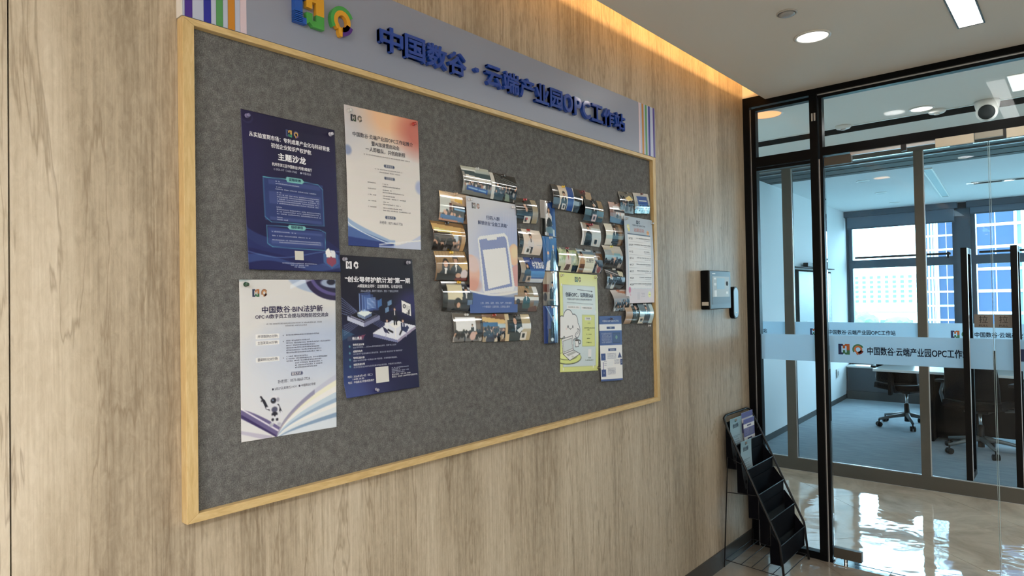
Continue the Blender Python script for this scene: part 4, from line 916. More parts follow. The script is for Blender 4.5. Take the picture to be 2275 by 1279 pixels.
# ---- poster 4: mentor plan poster
c = Cv(140, 206, (20, 14, 48), (26, 20, 84), 0.42/0.297)
c.ell(1.0, .35, .25, .1, (60, 54, 130), .8, .9).poly([(1, .27), (.6, .40), (1, .40)], (44, 40, 110), .7).poly([(0, .52), (.0, .60), (.15, .56)], (60, 130, 160), .7).ell(0, 1, .5, .25, (60, 90, 170), .7, 1.0).ell(0, .7, .25, .2, (40, 70, 120), .6, 1.0).ell(.7, .85, .4, .3, (34, 24, 90), .6, 1.0)
for k in range(7): c.line(0, .30+k*.018, .20+.02*k, .40+k*.012, .006, (130, 150, 190), .8)
for k in range(5): c.line(.02, .50+k*.016, .24, .44+k*.01, .005, (150, 160, 190), .7).line(.40, .44+k*.012, .58, .50+k*.012, .006, (120, 140, 190), .7)
def iso(c, cx, cy, w, h, d, top, side, dark):
    c.poly([(cx-w, cy), (cx, cy+h), (cx, cy+h+d), (cx-w, cy+d)], side); c.poly([(cx+w, cy), (cx, cy+h), (cx, cy+h+d), (cx+w, cy+d)], dark); c.poly([(cx-w, cy), (cx, cy-h), (cx+w, cy), (cx, cy+h)], top)
iso(c, .28, .43, .21, .052, .03, (60, 60, 96), (170, 176, 200), (120, 124, 160)); iso(c, .28, .425, .17, .042, .01, (20, 18, 46), (130, 130, 160), (90, 90, 120)); iso(c, .29, .41, .095, .026, .022, (196, 216, 220), (120, 140, 170), (90, 110, 150))
for k in range(4):
    x = .23+k*.035; c.poly([(x, .27+.012*k), (x+.15, .255+.02*k), (x+.15, .36+.01*k), (x, .40)], (76, 116, 190), .55); c.line(x, .27+.012*k, x, .40, .004, (150, 180, 230))
for k in range(7): c.line(.33, .31+.011*k, .44, .302+.011*k, .004, (200, 220, 240), .8)
c.poly([(.47, .325), (.53, .305), (.53, .355), (.47, .375)], (70, 130, 200), .8)
c.poly([(.39, .56), (.66, .47), (1.0, .52), (.72, .62)], (196, 200, 216)).poly([(.39, .56), (.72, .62), (.72, .64), (.39, .585)], (120, 126, 170)).poly([(.72, .62), (1.0, .52), (1.0, .54), (.72, .64)], (150, 140, 170))
c.poly([(.80, .31), (.95, .345), (.95, .455), (.80, .42)], (40, 44, 90)).poly([(.81, .32), (.94, .352), (.94, .442), (.81, .41)], (228, 228, 224)).ring(.845, .365, .016, .012, .35, (40, 40, 60))
for k in range(4): c.rect(.86+.018*k, .415-.012*k+.008, .872+.018*k, .43, (30, 30, 50)); c.line(.87, .36+.01*k, .93, .372+.01*k, .004, (110, 110, 110))
c.poly([(.61, .50), (.76, .475), (.83, .50), (.70, .535)], (236, 236, 236)).line(.70, .53, .70, .60, .008, (220, 220, 230))
def pp(c, x, y, s, coat, shirt=(220, 220, 226)):
    c.ell(x, y, .018*s, .013*s, (60, 40, 40)).ell(x+.003, y+.004*s, .012*s, .009*s, (210, 170, 150)).poly([(x-.025*s, y+.015*s), (x+.025*s, y+.015*s), (x+.03*s, y+.07*s), (x-.03*s, y+.07*s)], coat).line(x, y+.016*s, x, y+.04*s, .01*s, shirt)
pp(c, .70, .385, 1.1, (34, 36, 60)); c.line(.695, .45, .69, .50, .022, (24, 24, 40)).line(.72, .45, .72, .50, .022, (24, 24, 40))
pp(c, .585, .47, 1.0, (200, 204, 214)); c.poly([(.52, .51), (.57, .53), (.62, .57), (.55, .56)], (50, 50, 96)).line(.60, .54, .66, .56, .02, (24, 24, 40)).line(.57, .56, .56, .6, .008, (160, 160, 190))
pp(c, .81, .475, 1.1, (40, 50, 100)); c.poly([(.80, .55), (.87, .51), (.90, .53), (.86, .57)], (44, 56, 110)).line(.79, .55, .76, .58, .02, (24, 24, 40)).line(.86, .56, .85, .6, .008, (160, 160, 190))
for x, y in ((.63, .33), (.59, .38)): c.poly([(x-.02, y), (x+.035, y-.015), (x+.035, y+.02), (x-.02, y+.033)], (110, 150, 190), .9)
c.rect(.06, .575, .27, .605, (70, 76, 110)).poly([(.20, .575), (.29, .565), (.25, .6), (.2, .605)], (130, 60, 96))
for k in range(4): c.ell(.085, .645+k*.047, .010, .008, (90, 150, 160))
sh, t = poster('event_poster', [(1.073, 1.682), (1.336, 1.678), (1.356, 1.277), (1.079, 1.277)], c, 'dark navy mentor plan poster with isometric office picture, right of the robot poster', lambda u, v: .003*v+.012*np.clip((v-.9)/.1, 0, 1)*(1-u))
write(sh, t, 'headline', '“创业导师护航计划”第一期', .50, .185, .043, WT, wid=.90, bold=.028)
write(sh, t, 'title', 'AI赋能商业闭环：让创意落地、让收益可见', .52, .225, .027, WT, wid=.62, bold=.014)
write(sh, t, 'subtitle', '从Demo到订单，靠的不只是技术，更是一个懂创业的导师！', .51, .257, .018, (180, 186, 210), wid=.52)
write(sh, t, 'section_title', '核心亮点', .12, .598, .023, WT, 'L', wid=.12, bold=.02)
for k, (a, b_) in enumerate((('导师实战分享', '创业导师亲授——从Demo到可持续商业闭环，拒绝“纸上谈兵”'), ('成果风向舟', 'OPC技术产品现场展示已落地项目，真实分享“踩过的坑”和“赚到的钱”'), ('导师实战分享', '围绕“如何在这里一年商业订单”等进程，分享到临时做起案。'), ('创研实战分享', '优秀项目获支持参与后续拓展对接会等资源，跑赢真实业务需求。'))):
    write(sh, t, 'list_heading', a, .125, .641+k*.047, .017, WT, 'L', bold=.014); write(sh, t, 'list_text', b_, .125, .659+k*.047, .0135, (180, 184, 206), 'L', wid=(.58, .66, .58, .64)[k])
write(sh, t, 'date_line', '时间：2026年4月14日（周二）', .05, .865, .018, WT, 'L', wid=.31); write(sh, t, 'date_line', '14:00-16:30', .11, .884, .018, WT, 'L', wid=.14); write(sh, t, 'date_line', '地点：中国数谷2号楼3楼路演厅', .05, .906, .018, WT, 'L', wid=.33)
write(sh, t, 'contact_line', '截止时间：4月13日 18:00', .62, .883, .014, WT, 'L', wid=.26); write(sh, t, 'contact_line', '联系人：孙老师 13868790929 (微信同号)', .62, .9, .014, WT, 'L', wid=.36)
fineprint(sh, t, [(.62, .86, .83), (.62, .74, .842), (.62, .86, .854), (.62, .80, .866)], (190, 196, 220), h=.008)
MB().poly([sh.p1(.40, .81, .0007), sh.p1(.40, .925, .0007), sh.p1(.575, .925, .0007), sh.p1(.575, .81, .0007)]).build('blank_code_panel', mat('ink_214_214_210', (214, 214, 210), 0.5), t)
logo_obj(h_logo(WT, WT, WT), lambda a, b_, h: sh.p1(.07+a*.075, .095-b_*.075*.707, h+.0007), 'logo_print', t)
logo_obj(p_logo(WT, WT, WT), lambda a, b_, h: sh.p1(.17+a*.065, .095-b_*.075*.707, h+.0007), 'logo_print', t)

# ---- poster 5: phone in hand
c = Cv(140, 206, (186, 188, 196), (196, 198, 208), 0.42/0.297)
c.ell(.9, .38, .5, .25, (140, 158, 206), .8, 1.1).ell(.5, .5, .45, .3, (160, 172, 210), .6, 1.0)
for k in range(8): c.line(.72+k*.035, .10, .72+k*.035, .42, .01, (206, 196, 206), .3)
c.ell(.03, .66, .17, .16, (214, 170, 150)).ell(.08, .58, .14, .07, (206, 186, 184), .8, .4).ell(.92, .47, .12, .10, (216, 176, 140)).ell(.93, .45, .08, .06, (222, 196, 150), .8, .8).ell(.98, .66, .14, .10, (204, 150, 146)).ell(.05, .76, .16, .06, (206, 140, 120), .7, .7)
c.poly([(.18, .36), (.22, .335), (.72, .28), (.79, .31), (.93, .76), (.90, .80), (.30, .835), (.26, .80)], (206, 208, 216)).poly([(.21, .365), (.72, .31), (.76, .33), (.88, .76), (.30, .81)], (128, 142, 190)).poly([(.36, .345), (.56, .325), (.57, .345), (.37, .365)], (206, 208, 216))
c.wave(lambda u: .80+.035*np.sin(math.pi*u)+.0*u, lambda u: 1.2+0*u, (206, 208, 212), 1).wave(lambda u: .815+.035*np.sin(math.pi*np.clip(u, 0, 1)), lambda u: 1.2+0*u, (76, 104, 172), 1)
c.poly([(.27, .452), (.74, .41), (.83, .735), (.37, .79)], (216, 216, 216))
c.ell(.85, .83, .3, .03, (214, 208, 196), .6, .6)
sh, t = poster('phone_poster', [(1.568, 1.902), (1.829, 1.896), (1.826, 1.498), (1.580, 1.502)], c, 'pale blue poster of a hand holding a phone among the curled photos', lambda u, v: .006+.004*np.sin(math.pi*v), L0+.004)
small_logos(sh, t, .10, .10, .07, ((50, 50, 60), (110, 90, 80), (90, 100, 90), (110, 110, 110), (180, 120, 90), (90, 90, 90)))
write(sh, t, 'title', '扫码入群', .50, .175, .038, (60, 72, 116), wid=.27, bold=.01); write(sh, t, 'title', '解锁创业“全能工具箱”', .50, .228, .038, (60, 72, 116), wid=.60, bold=.01)
write(sh, t, 'footer', '工商、政策、运营、税务、知产…所有难题', .53, .92, .021, (206, 212, 232), wid=.66); write(sh, t, 'footer', '一个群搞定！立即扫码，立享贴心服务', .53, .953, .021, (206, 212, 232), wid=.58)

# ---- poster 6: green cloud poster
c = Cv(140, 206, (206, 210, 120), (198, 206, 120), 0.42/0.297)
c.rect(.07, .12, .93, .95, (160, 164, 120)).rect(.075, .123, .925, .947, (186, 200, 204)).ell(.7, .4, .5, .3, (200, 214, 216), .7, 1)
c.line(.45, .165, .82, .175, .006, DK).poly([(.82, .168), (.86, .176), (.82, .184)], DK).line(.17, .30, .86, .31, .004, (90, 100, 110))
c.rect(.17, .33, .50, .362, (228, 228, 214)).rect(.54, .333, .84, .365, (228, 228, 214))
for q in ((.18, .54, .16, .10), (.26, .46, .12, .085), (.40, .50, .10, .08), (.45, .58, .10, .08), (.30, .61, .15, .08), (.08, .58, .10, .08), (.10, .50, .08, .06)): c.ell(*[q[0]-.06, q[1], q[2]+.008, q[3]+.006], (40, 40, 50))
for q in ((.18, .54, .16, .10), (.26, .46, .12, .085), (.40, .50, .10, .08), (.45, .58, .10, .08), (.30, .61, .15, .08), (.08, .58, .10, .08), (.10, .50, .08, .06)): c.ell(*[q[0]-.06, q[1], q[2], q[3]], (222, 220, 216))
c.ell(.19, .545, .012, .014, (40, 40, 50)).ell(.31, .545, .012, .014, (40, 40, 50)).pline([(.22, .558), (.25, .57), (.28, .558)], .008, (40, 40, 50)).ell(.15, .565, .02, .012, (220, 190, 190), .8)
c.ell(.20, .86, .33, .065, (60, 66, 50)).ell(.20, .855, .325, .062, (196, 206, 116)).ell(.18, .84, .24, .04, (60, 66, 50), .9).ell(.18, .838, .235, .037, (206, 214, 130))
lw = .008; c.poly([(.03, .67), (.30, .635), (.33, .78), (.07, .82)], (228, 228, 222)).poly([(.06, .69), (.28, .66), (.30, .765), (.09, .80)], (190, 198, 200)).pline([(.03, .67), (.30, .635), (.33, .78), (.07, .82), (.03, .67)], lw, DK).pline([(.06, .69), (.28, .66), (.30, .765), (.09, .80), (.06, .69)], .005, DK)
c.poly([(.07, .82), (.33, .78), (.50, .82), (.24, .885)], (228, 228, 222)).pline([(.07, .82), (.33, .78), (.50, .82), (.24, .885), (.07, .82)], lw, DK).poly([(.14, .825), (.34, .79), (.40, .805), (.20, .842)], (170, 170, 166)).ell(.31, .847, .035, .012, (190, 190, 186))
c.poly([(.36, .68), (.47, .675), (.46, .745), (.38, .748)], (228, 228, 222)).pline([(.36, .68), (.47, .675), (.46, .745), (.38, .748), (.36, .68)], lw, DK).ring(.485, .70, .03, .018, .2, DK).ell(.415, .68, .05, .01, (90, 80, 70)).pline([(.42, .655), (.38, .635), (.40, .615), (.44, .60), (.46, .58), (.44, .57)], .03, DK).pline([(.42, .65), (.385, .633), (.405, .615), (.44, .60), (.455, .583), (.44, .573)], .018, (222, 226, 226))
c.rect(.555, .42, .90, .745, (150, 160, 90)).rect(.56, .423, .895, .742, (198, 206, 116)).rect(.63, .445, .80, .475, (226, 228, 210))
c.rect(.715, .775, .80, .85, (222, 222, 218))
for (x, y) in ((.05, .125), (.93, .39), (.86, .955), (.08, .97)): c.ell(x, y, .012, .014, (240, 240, 220))
sh, t = poster('event_poster', [(2.096, 1.652), (2.365, 1.644), (2.361, 1.234), (2.090, 1.252)], c, 'yellow-green poster with a smiling cloud and a laptop drawing', lambda u, v: .004*np.sin(math.pi*v))
small_logos(sh, t, .39, .088, .075, ((60, 80, 80), (110, 130, 90), (60, 120, 110), (110, 110, 80), (150, 130, 90), (110, 100, 100)))
write(sh, t, 'headline', '创新OPC，玩转新Skill', .50, .238, .05, (36, 44, 76), wid=.72, bold=.016)
write(sh, t, 'title', '中国数谷·云端产业园OPC工作站创新训练营第二期', .50, .272, .02, (60, 66, 90), wid=.64)
write(sh, t, 'date_line', '2026年4月17日（周五）', .335, .352, .017, (96, 100, 80), wid=.27); write(sh, t, 'date_line', '中国数谷2号楼三楼', .69, .355, .017, (96, 100, 80), wid=.24)
write(sh, t, 'section_title', '活动流程', .715, .466, .019, (96, 110, 60), wid=.10)
fineprint(sh, t, [(.70, .76, .51), (.59, .88, .56), (.69, .74, .58), (.66, .79, .625), (.68, .76, .668), (.66, .80, .71), (.72, .79, .868), (.64, .86, .892)], (84, 96, 60), h=.011)

# ---- poster 7: schedule
c = Cv(140, 206, (158, 172, 184), (206, 196, 200), 0.42/0.297)
c.rect(.07, .20, .93, .83, (176, 190, 200)).rect(.09, .195, .90, .205, (70, 84, 110)).rect(.10, .21, .90, .82, (222, 219, 214)).wave(lambda u: .818+0*u, lambda u: .826+.006*np.sign(np.sin(u*150)), (222, 219, 214), 1, .1, .9)
for k in range(1, 8): c.line(.12, .21+k*.076, .88, .215+k*.076, .003, (160, 160, 166))
c.ell(.13, .12, .045, .026, (222, 206, 110)).ell(.15, .155, .03, .02, (222, 206, 110)).ell(.13, .12, .03, .012, (206, 200, 190)).ell(.82, .165, .045, .026, (222, 160, 90)).ell(.80, .16, .008, .006, DK).ell(.84, .16, .008, .006, DK).ell(.12, .845, .04, .035, (206, 120, 150)).line(.12, .88, .15, .91, .01, (206, 120, 150)).ell(.82, .90, .05, .035, (226, 214, 130)).ell(.81, .9, .006, .005, DK).ell(.84, .9, .006, .005, DK)
c.rect(.38, .872, .47, .96, (190, 184, 190), .6)
sh, t = poster('schedule_poster', [(2.573, 1.918), (2.828, 1.915), (2.837, 1.518), (2.580, 1.518)], c, 'grey-blue schedule poster listing eight dates near the right frame of the board', lambda u, v: .012+.004*np.sin(math.pi*v), L0)
small_logos(sh, t, .42, .075, .06, ((60, 70, 90), (90, 90, 110), (70, 100, 110), (90, 90, 110), (110, 110, 120), (110, 100, 120)))
write(sh, t, 'title', '中国数谷·云端产业园OPC工作站', .50, .10, .02, (66, 76, 100), wid=.46)
write(sh, t, 'headline', '近期活动', .50, .165, .048, (206, 150, 146), wid=.36, bold=.012)
for k, d_ in enumerate(('3/25', '3/27', '4/12', '4/14', '4/17', '4/17', '4/24', '4/29')): write(sh, t, 'date', d_, .125, .262+k*.076, .030, (60, 60, 70), 'L', wid=.13, bold=.006)
fineprint(sh, t, [(.88-(.50, .60, .24, .50, .52, .50, .42, .62)[k], .88, .248+k*.076) for k in range(8)], (66, 66, 80), h=.012); fineprint(sh, t, [(.66, .88, .268+k*.076) for k in range(8)]+[(.52, .64, .89+k*.018) for k in range(3)], (150, 146, 160), h=.008)

# ---- poster 8: small blue and white leaflet
c = Cv(110, 176, (72, 96, 160), (72, 96, 160), .285/.178)
c.rect(0, .125, 1, .225, (216, 216, 218)).rect(0, .45, 1, .97, (216, 216, 218)).rect(.58, .26, .92, .42, (60, 78, 120)).rect(.60, .27, .90, .41, (70, 92, 140)).ell(.75, .33, .05, .03, (110, 150, 140))
c.rect(.32, .165, .68, .20, (60, 78, 140)).rect(.36, .50, .72, .54, (60, 78, 140))
for (a, b_, x) in ((.575, .68, .03), (.82, .93, .03)): c.rect(x, a, x+.2, b_, (60, 82, 150))
c.rect(.90, .67, 1.0, .76, (60, 78, 140)).poly([(.88, .56), (.98, .65), (.78, .65)], (70, 84, 140)).rect(.27, .60, .72, .67, (206, 208, 214)).rect(.30, .70, .55, .77, (206, 208, 214))
for k in range(4): c.ell(.12+.0*k, .72+.03*k, .02, .012, (120, 110, 160))
sh, t = poster('leaflet', [(2.369, 1.467), (2.550, 1.463), (2.547, 1.174), (2.373, 1.186)], c, 'narrow blue and white leaflet pinned at the lower right of the board', lambda u, v: .003+.003*v, L0, 'leaflet')
write(sh, t, 'title', '中国数谷·云端产业园OPC工作站', .5, .09, .034, (220, 226, 240), wid=.72)
write(sh, t, 'section_title', '简介', .50, .192, .026, (220, 226, 240), wid=.1); write(sh, t, 'section_title', '服务体系', .54, .532, .026, (220, 226, 240), wid=.2)
fineprint(sh, t, [(.08, .52, .27+k*.018) for k in range(9)], (206, 214, 236), h=.011); fineprint(sh, t, [(.30, .70, .585+k*.018) for k in range(5)]+[(.62, .86, .685+k*.018) for k in range(4)]+[(.30, .66, .81+k*.018) for k in range(6)]+[(.15, .26, .7+k*.03) for k in range(3)], (90, 100, 150), h=.010)
write(sh, t, 'list_heading', '1', .13, .64, .05, (220, 226, 240)); write(sh, t, 'list_heading', '2', .955, .73, .05, (220, 226, 240)); write(sh, t, 'list_heading', '3', .13, .89, .05, (220, 226, 240))

# ------------------------------------------------------------------ curled glossy photographs
SK = (206, 160, 132); HA = (28, 22, 22); WH = (214, 212, 206); SUIT = (34, 38, 50)
def person(c, x, y, s, coat, hair=HA, shirt=WH, long=False, sit=False):
    """head centre x,y; s = head height share"""
    A_ = 1/c.asp
    if long: c.ell(x, y+.5*s*A_*1.0, .62*s, .95*s*A_, hair)
    c.poly([(x-1.25*s, y+3.6*s*A_), (x-1.05*s, y+1.2*s*A_), (x-.35*s, y+.65*s*A_), (x+.35*s, y+.65*s*A_), (x+1.05*s, y+1.2*s*A_), (x+1.25*s, y+3.6*s*A_)], coat)
    c.poly([(x-.22*s, y+.6*s*A_), (x+.22*s, y+.6*s*A_), (x, y+1.9*s*A_)], shirt)
    c.ell(x, y-.08*s*A_, .46*s, .56*s*A_, hair); c.ell(x, y+.08*s*A_, .37*s, .44*s*A_, SK)
    if not long: c.ell(x, y-.38*s*A_, .42*s, .22*s*A_, hair)
    return c
def crowd(c, x0, x1, y0, y1, n, seed, cols=((26, 26, 32), (60, 64, 72), (120, 118, 116), (44, 50, 66), (170, 166, 160)), s=.035):
    g = random.Random(seed)
    for k in range(n):
        y = y0+(y1-y0)*k/max(1, n-1); x = g.uniform(x0, x1); q = s*g.uniform(.8, 1.3); A_ = 1/c.asp
        c.ell(x, y+1.5*q*A_, q*1.3, q*1.5*A_, g.choice(cols)).ell(x, y, q*.62, q*.8*A_, g.choice((HA, (60, 44, 38), SK, (40, 34, 34))))
    return c
LW, LH = 58, 42
def land(c0, c1=None): return Cv(LW, LH, c0, c1, .1/.14)
def port(c0, c1=None): return Cv(42, 58, c0, c1, .14/.1)
def A1():
    c = land((186, 190, 180), (110, 110, 106)); c.rect(0, .0, 1, .10, (176, 182, 170)).rect(0, .14, 1, .38, (64, 92, 100)).rect(.45, .10, 1, .2, (170, 182, 178)).rect(.0, .10, .5, .16, (206, 210, 206)).poly([(.1, .30), (1, .42), (1, .56), (.1, .42)], (204, 202, 194)).rect(0, .5, 1, .62, (40, 40, 40)).rect(0, .2, .08, 1, (150, 150, 146))
    crowd(c, .06, .98, .55, .60, 60, 1, s=.028, cols=((40, 40, 46), (200, 196, 190), (170, 120, 100), (60, 60, 66))); c.poly([(.13, .66), (.86, .74), (.86, .88), (.13, .84)], (28, 84, 170)).line(.2, .75, .5, .78, .03, (150, 190, 230)).line(.55, .79, .8, .81, .03, (150, 190, 230)).rect(0, .9, 1, 1, (112, 112, 106)); return c
def A2():
    c = land((34, 34, 36), (60, 66, 66))
    for k in range(6): c.line(.2, .05+.06*k, 1, .30+.08*k, .012, (150, 156, 156))
    c.rect(0, 0, .15, 1, (200, 198, 190)); crowd(c, .18, .98, .45, .7, 46, 2, s=.04); c.rect(.15, .75, .5, 1, (70, 96, 110)).poly([(.55, .7), (.7, .75), (.8, 1), (.6, 1)], (130, 150, 130)).rect(.93, .9, 1, 1, (220, 220, 216)); return c
def A3():
    c = land((196, 170, 140), (150, 120, 96)); c.poly([(0, .0), (.7, .18), (.6, .36), (0, .2)], (220, 186, 140)).poly([(.5, .12), (.75, .15), (.72, .35), (.48, .3)], (226, 176, 70)).rect(0, .2, .35, .75, (190, 196, 190)).rect(.30, .38, .38, .75, (110, 60, 50)).rect(.42, .42, .85, .70, (30, 42, 60)).line(.48, .56, .8, .58, .05, (130, 180, 220)); crowd(c, .02, .9, .66, .78, 16, 3, s=.05); c.poly([(.05, .78), (.8, .82), (.8, .98), (.05, .92)], (66, 120, 176)).rect(0, .93, .6, 1, (190, 130, 100)); return c
def B1():
    c = land((150, 110, 60), (60, 44, 36)); c.poly([(0, .08), (1, .18), (.6, .42), (0, .30)], (206, 166, 96)).poly([(.05, .22), (.55, .30), (.55, .40), (.05, .36)], (236, 200, 120)).poly([(.55, .38), (1, .2), (1, .45), (.6, .5)], (216, 170, 90)).rect(0, .38, .5, .7, (84, 66, 52)).rect(.62, .45, .76, .72, (176, 190, 200)).rect(.86, .2, 1, 1, (190, 150, 96)); crowd(c, .02, .82, .62, .86, 34, 5, s=.05, cols=((20, 18, 20), (40, 30, 32), (70, 60, 60), (120, 110, 106))); return c
def B2():
    c = land((178, 146, 96), (120, 86, 60))
    for k in range(10): c.line(.05+.1*k, 0, .05+.1*k, .7, .012, (150, 116, 70))
    c.poly([(.5, .5), (1, .32), (1, .62), (.6, .68)], (206, 170, 100)); person(c, .62, .30, .17, (30, 28, 32)); person(c, .30, .42, .19, (22, 22, 28), long=True); c.poly([(.05, .75), (.7, .78), (.9, 1), (.05, 1)], (28, 26, 34)).ell(.7, .82, .09, .08, SK).ell(.88, .78, .11, .16, (206, 190, 190)).rect(.6, .9, 1, 1, (130, 44, 36)); return c
def B3():
    c = land((110, 104, 92), (60, 56, 54)); c.rect(.0, .06, .17, 1, (26, 24, 24)).rect(.17, .12, .66, .62, (206, 196, 160)).rect(.66, .1, 1, 1, (30, 40, 66)).rect(.17, .62, .66, 1, (80, 80, 84)); c.line(.7, .22, .98, .26, .05, (200, 206, 214)); person(c, .78, .30, .13, (26, 32, 52)); c.ell(.5, .72, .12, .16, HA).ell(.53, .80, .06, .09, SK).poly([(.25, 1), (.4, .88), (.6, .9), (.66, 1)], (40, 40, 44)).rect(.82, .62, 1, .8, (90, 120, 160)); return c
def C1():
    c = land((120, 114, 104), (70, 62, 56)); c.rect(.08, .13, .74, .62, (226, 224, 212)).line(.3, .25, .55, .26, .02, (190, 190, 176)).rect(.76, .1, 1, .7, (126, 104, 84)).rect(.90, .15, 1, 1, (60, 44, 36)); person(c, .62, .42, .05, (36, 36, 44)); crowd(c, .03, .95, .62, .84, 26, 7, s=.065); c.ell(.65, .8, .1, .16, (206, 170, 156)); return c
def C2():
    c = land((140, 96, 60), (110, 90, 76)); c.poly([(0, .1), (1, .25), (.7, .40), (0, .25)], (214, 180, 110)).rect(0, .3, .55, .45, (52, 110, 160)).rect(.55, .36, .9, .5, (170, 190, 196)); crowd(c, .02, .8, .5, .8, 34, 8, s=.06, cols=((30, 30, 34), (170, 150, 120), (90, 60, 56), (200, 190, 170))); c.ell(.28, .92, .16, .18, (76, 84, 100)).rect(.84, 0, 1, 1, (206, 184, 140)); return c
def C3():
    c = land((60, 56, 50), (54, 60, 58)); c.rect(.6, 0, 1, 1, (186, 168, 128)).rect(.6, .35, 1, .55, (206, 206, 200)).rect(.0, 0, .1, 1, (70, 66, 56)); person(c, .32, .26, .17, (48, 60, 58), long=True, shirt=(200, 196, 196)); c.ell(.32, .26, .07, .12, SK).poly([(.38, .60), (.55, .48), (.68, .54), (.5, .70)], (206, 210, 214)).rect(.56, .66, .82, .96, (214, 206, 196)); c.rect(.63, .72, .74, .88, (50, 60, 60)); return c
def C4():
    c = land((186, 156, 116), (110, 90, 76))
    for k in range(6): c.line(.08+.1*k, 0, .08+.1*k, .45, .012, (160, 126, 86))
    c.rect(.62, .05, .8, .5, (150, 140, 116)).rect(.8, 0, 1, .35, (206, 212, 210)).rect(.8, .5, 1, .8, (120, 126, 130)).rect(0, .42, 1, .56, (206, 204, 196)); person(c, .48, .28, .13, (46, 96, 100)); c.ell(.14, .6, .08, .1, (70, 60, 60)).poly([(.02, .95), (.1, .66), (.3, .66), (.36, .95)], (60, 34, 40)).rect(0, .88, .62, 1, (40, 36, 44)).poly([(.6, .85), (.9, .75), (1, 1), (.6, 1)], (110, 70, 60)); return c
def D1():
    c = land((66, 64, 58), (40, 38, 36)); c.rect(.74, 0, 1, 1, (160, 146, 118)); person(c, .42, .28, .15, (20, 18, 20), shirt=(20, 18, 20)); c.ell(.47, .45, .05, .1, SK).rect(.38, .72, .68, 1, (206, 200, 192)).rect(.42, .78, .52, .94, (60, 70, 90)).ell(.5, .82, .05, .05, (200, 80, 70)); return c
def D2():
    c = land((222, 200, 184), (206, 192, 178)); c.rect(0, 0, .18, 1, (50, 54, 54)).rect(.75, .6, .98, .62, (170, 160, 150)); person(c, .50, .28, .12, (206, 196, 190), shirt=(40, 40, 44)); c.rect(.44, .7, .6, .95, (50, 50, 56)).rect(.28, .72, .52, .98, (220, 214, 206)).rect(.36, .78, .46, .92, (60, 70, 66)); return c
def D3():
    c = land((24, 74, 160), (34, 96, 186)); c.rect(0, 0, .22, 1, (170, 156, 136)).rect(0, .62, .3, 1, (120, 110, 100)).rect(.3, .55, 1, .8, (72, 140, 206)).rect(.3, .84, 1, 1, (190, 200, 210)); person(c, .28, .35, .12, (56, 84, 110), long=True, shirt=(56, 84, 110)); c.rect(.25, .74, .45, .98, (176, 160, 146)).rect(.33, .78, .42, .92, (70, 70, 76)); return c
def E1():
    c = port((160, 154, 150), (150, 150, 150)); c.rect(.42, 0, 1, 1, (26, 76, 156)).rect(0, .52, .25, 1, (24, 22, 24)); person(c, .48, .26, .17, (206, 206, 206), long=True, shirt=SK); c.poly([(.35, .55), (.48, .46), (.62, .52), (.72, .66), (.5, .78), (.3, .72)], (34, 36, 44)).ell(.52, .83, .26, .10, (96, 130, 146)).rect(.2, .9, .3, 1, (180, 190, 200)).rect(.72, .8, .86, 1, (180, 190, 200)); return c
def E2():
    c = port((40, 116, 190), (30, 96, 170)); c.line(.05, 0, .3, .6, .03, (90, 150, 206)); person(c, .66, .30, .15, (72, 96, 116), hair=(190, 180, 170), shirt=(200, 206, 210)); c.poly([(.3, .95), (.45, .62), (.9, .62), (1, .95)], (70, 96, 116)).poly([(.1, 1), (.2, .75), (.4, .68), (.35, 1)], (206, 214, 220)).ell(.3, .48, .06, .05, SK).poly([(.75, 1), (.95, .7), (1, 1)], (140, 180, 214)); return c
def E3():
    c = port((176, 160, 136), (120, 120, 120)); c.rect(0, .38, .35, .6, (110, 52, 40)).rect(.7, 0, 1, 1, (130, 160, 186)).rect(.85, 0, 1, 1, (190, 204, 214)); person(c, .56, .38, .17, (40, 50, 70), shirt=(200, 206, 216)); c.rect(.2, .86, .8, 1, (26, 28, 34)).ell(.1, .75, .1, .12, (70, 76, 90)); return c
def E4():
    c = port((40, 90, 170), (16, 50, 120)); c.poly([(0, 0), (.3, 0), (.5, 1), (0, 1)], (20, 60, 140)).line(.15, 0, .6, .4, .05, (110, 160, 210)).line(.8, 0, .75, 1, .03, (120, 170, 206)).line(.95, 0, .9, 1, .04, (180, 206, 220)); person(c, .60, .30, .14, (22, 30, 44), shirt=(190, 200, 210)); c.poly([(.2, 1), (.3, .6), (.7, .6), (.62, 1)], (24, 30, 40)).ell(.5, .9, .1, .05, (190, 206, 214)); return c
def F1():
    c = land((120, 116, 112), (60, 60, 62)); c.rect(0, 0, .3, 1, (66, 58, 54)).rect(.3, 0, .7, 1, (206, 192, 170)).rect(.7, 0, 1, 1, (30, 84, 170)).rect(0, .55, .32, .8, (90, 104, 116)); person(c, .52, .35, .13, (40, 50, 56)); c.rect(.45, .75, .62, .98, (206, 206, 204)).rect(.5, .8, .58, .94, (60, 70, 76)); return c
def F2():
    c = land((70, 70, 66), (50, 60, 66)); c.rect(0, 0, .06, 1, (220, 218, 206)).rect(.66, 0, 1, 1, (170, 148, 122)).rect(.06, .55, .7, .72, (140, 160, 170)); person(c, .48, .30, .14, (30, 30, 34)); c.ell(.52, .1, .18, .1, (110, 56, 56)); return c
def F3():
    c = land((56, 60, 60), (60, 84, 96)); c.rect(.72, 0, 1, .8, (150, 128, 96)).rect(0, .5, 1, .75, (90, 126, 140)); person(c, .48, .26, .13, (26, 28, 32)); c.poly([(.48, .1), (.6, .3), (.55, .35)], (206, 210, 206)).rect(.42, .68, .64, .98, (206, 186, 186)).rect(.48, .76, .58, .92, (70, 70, 86)); return c
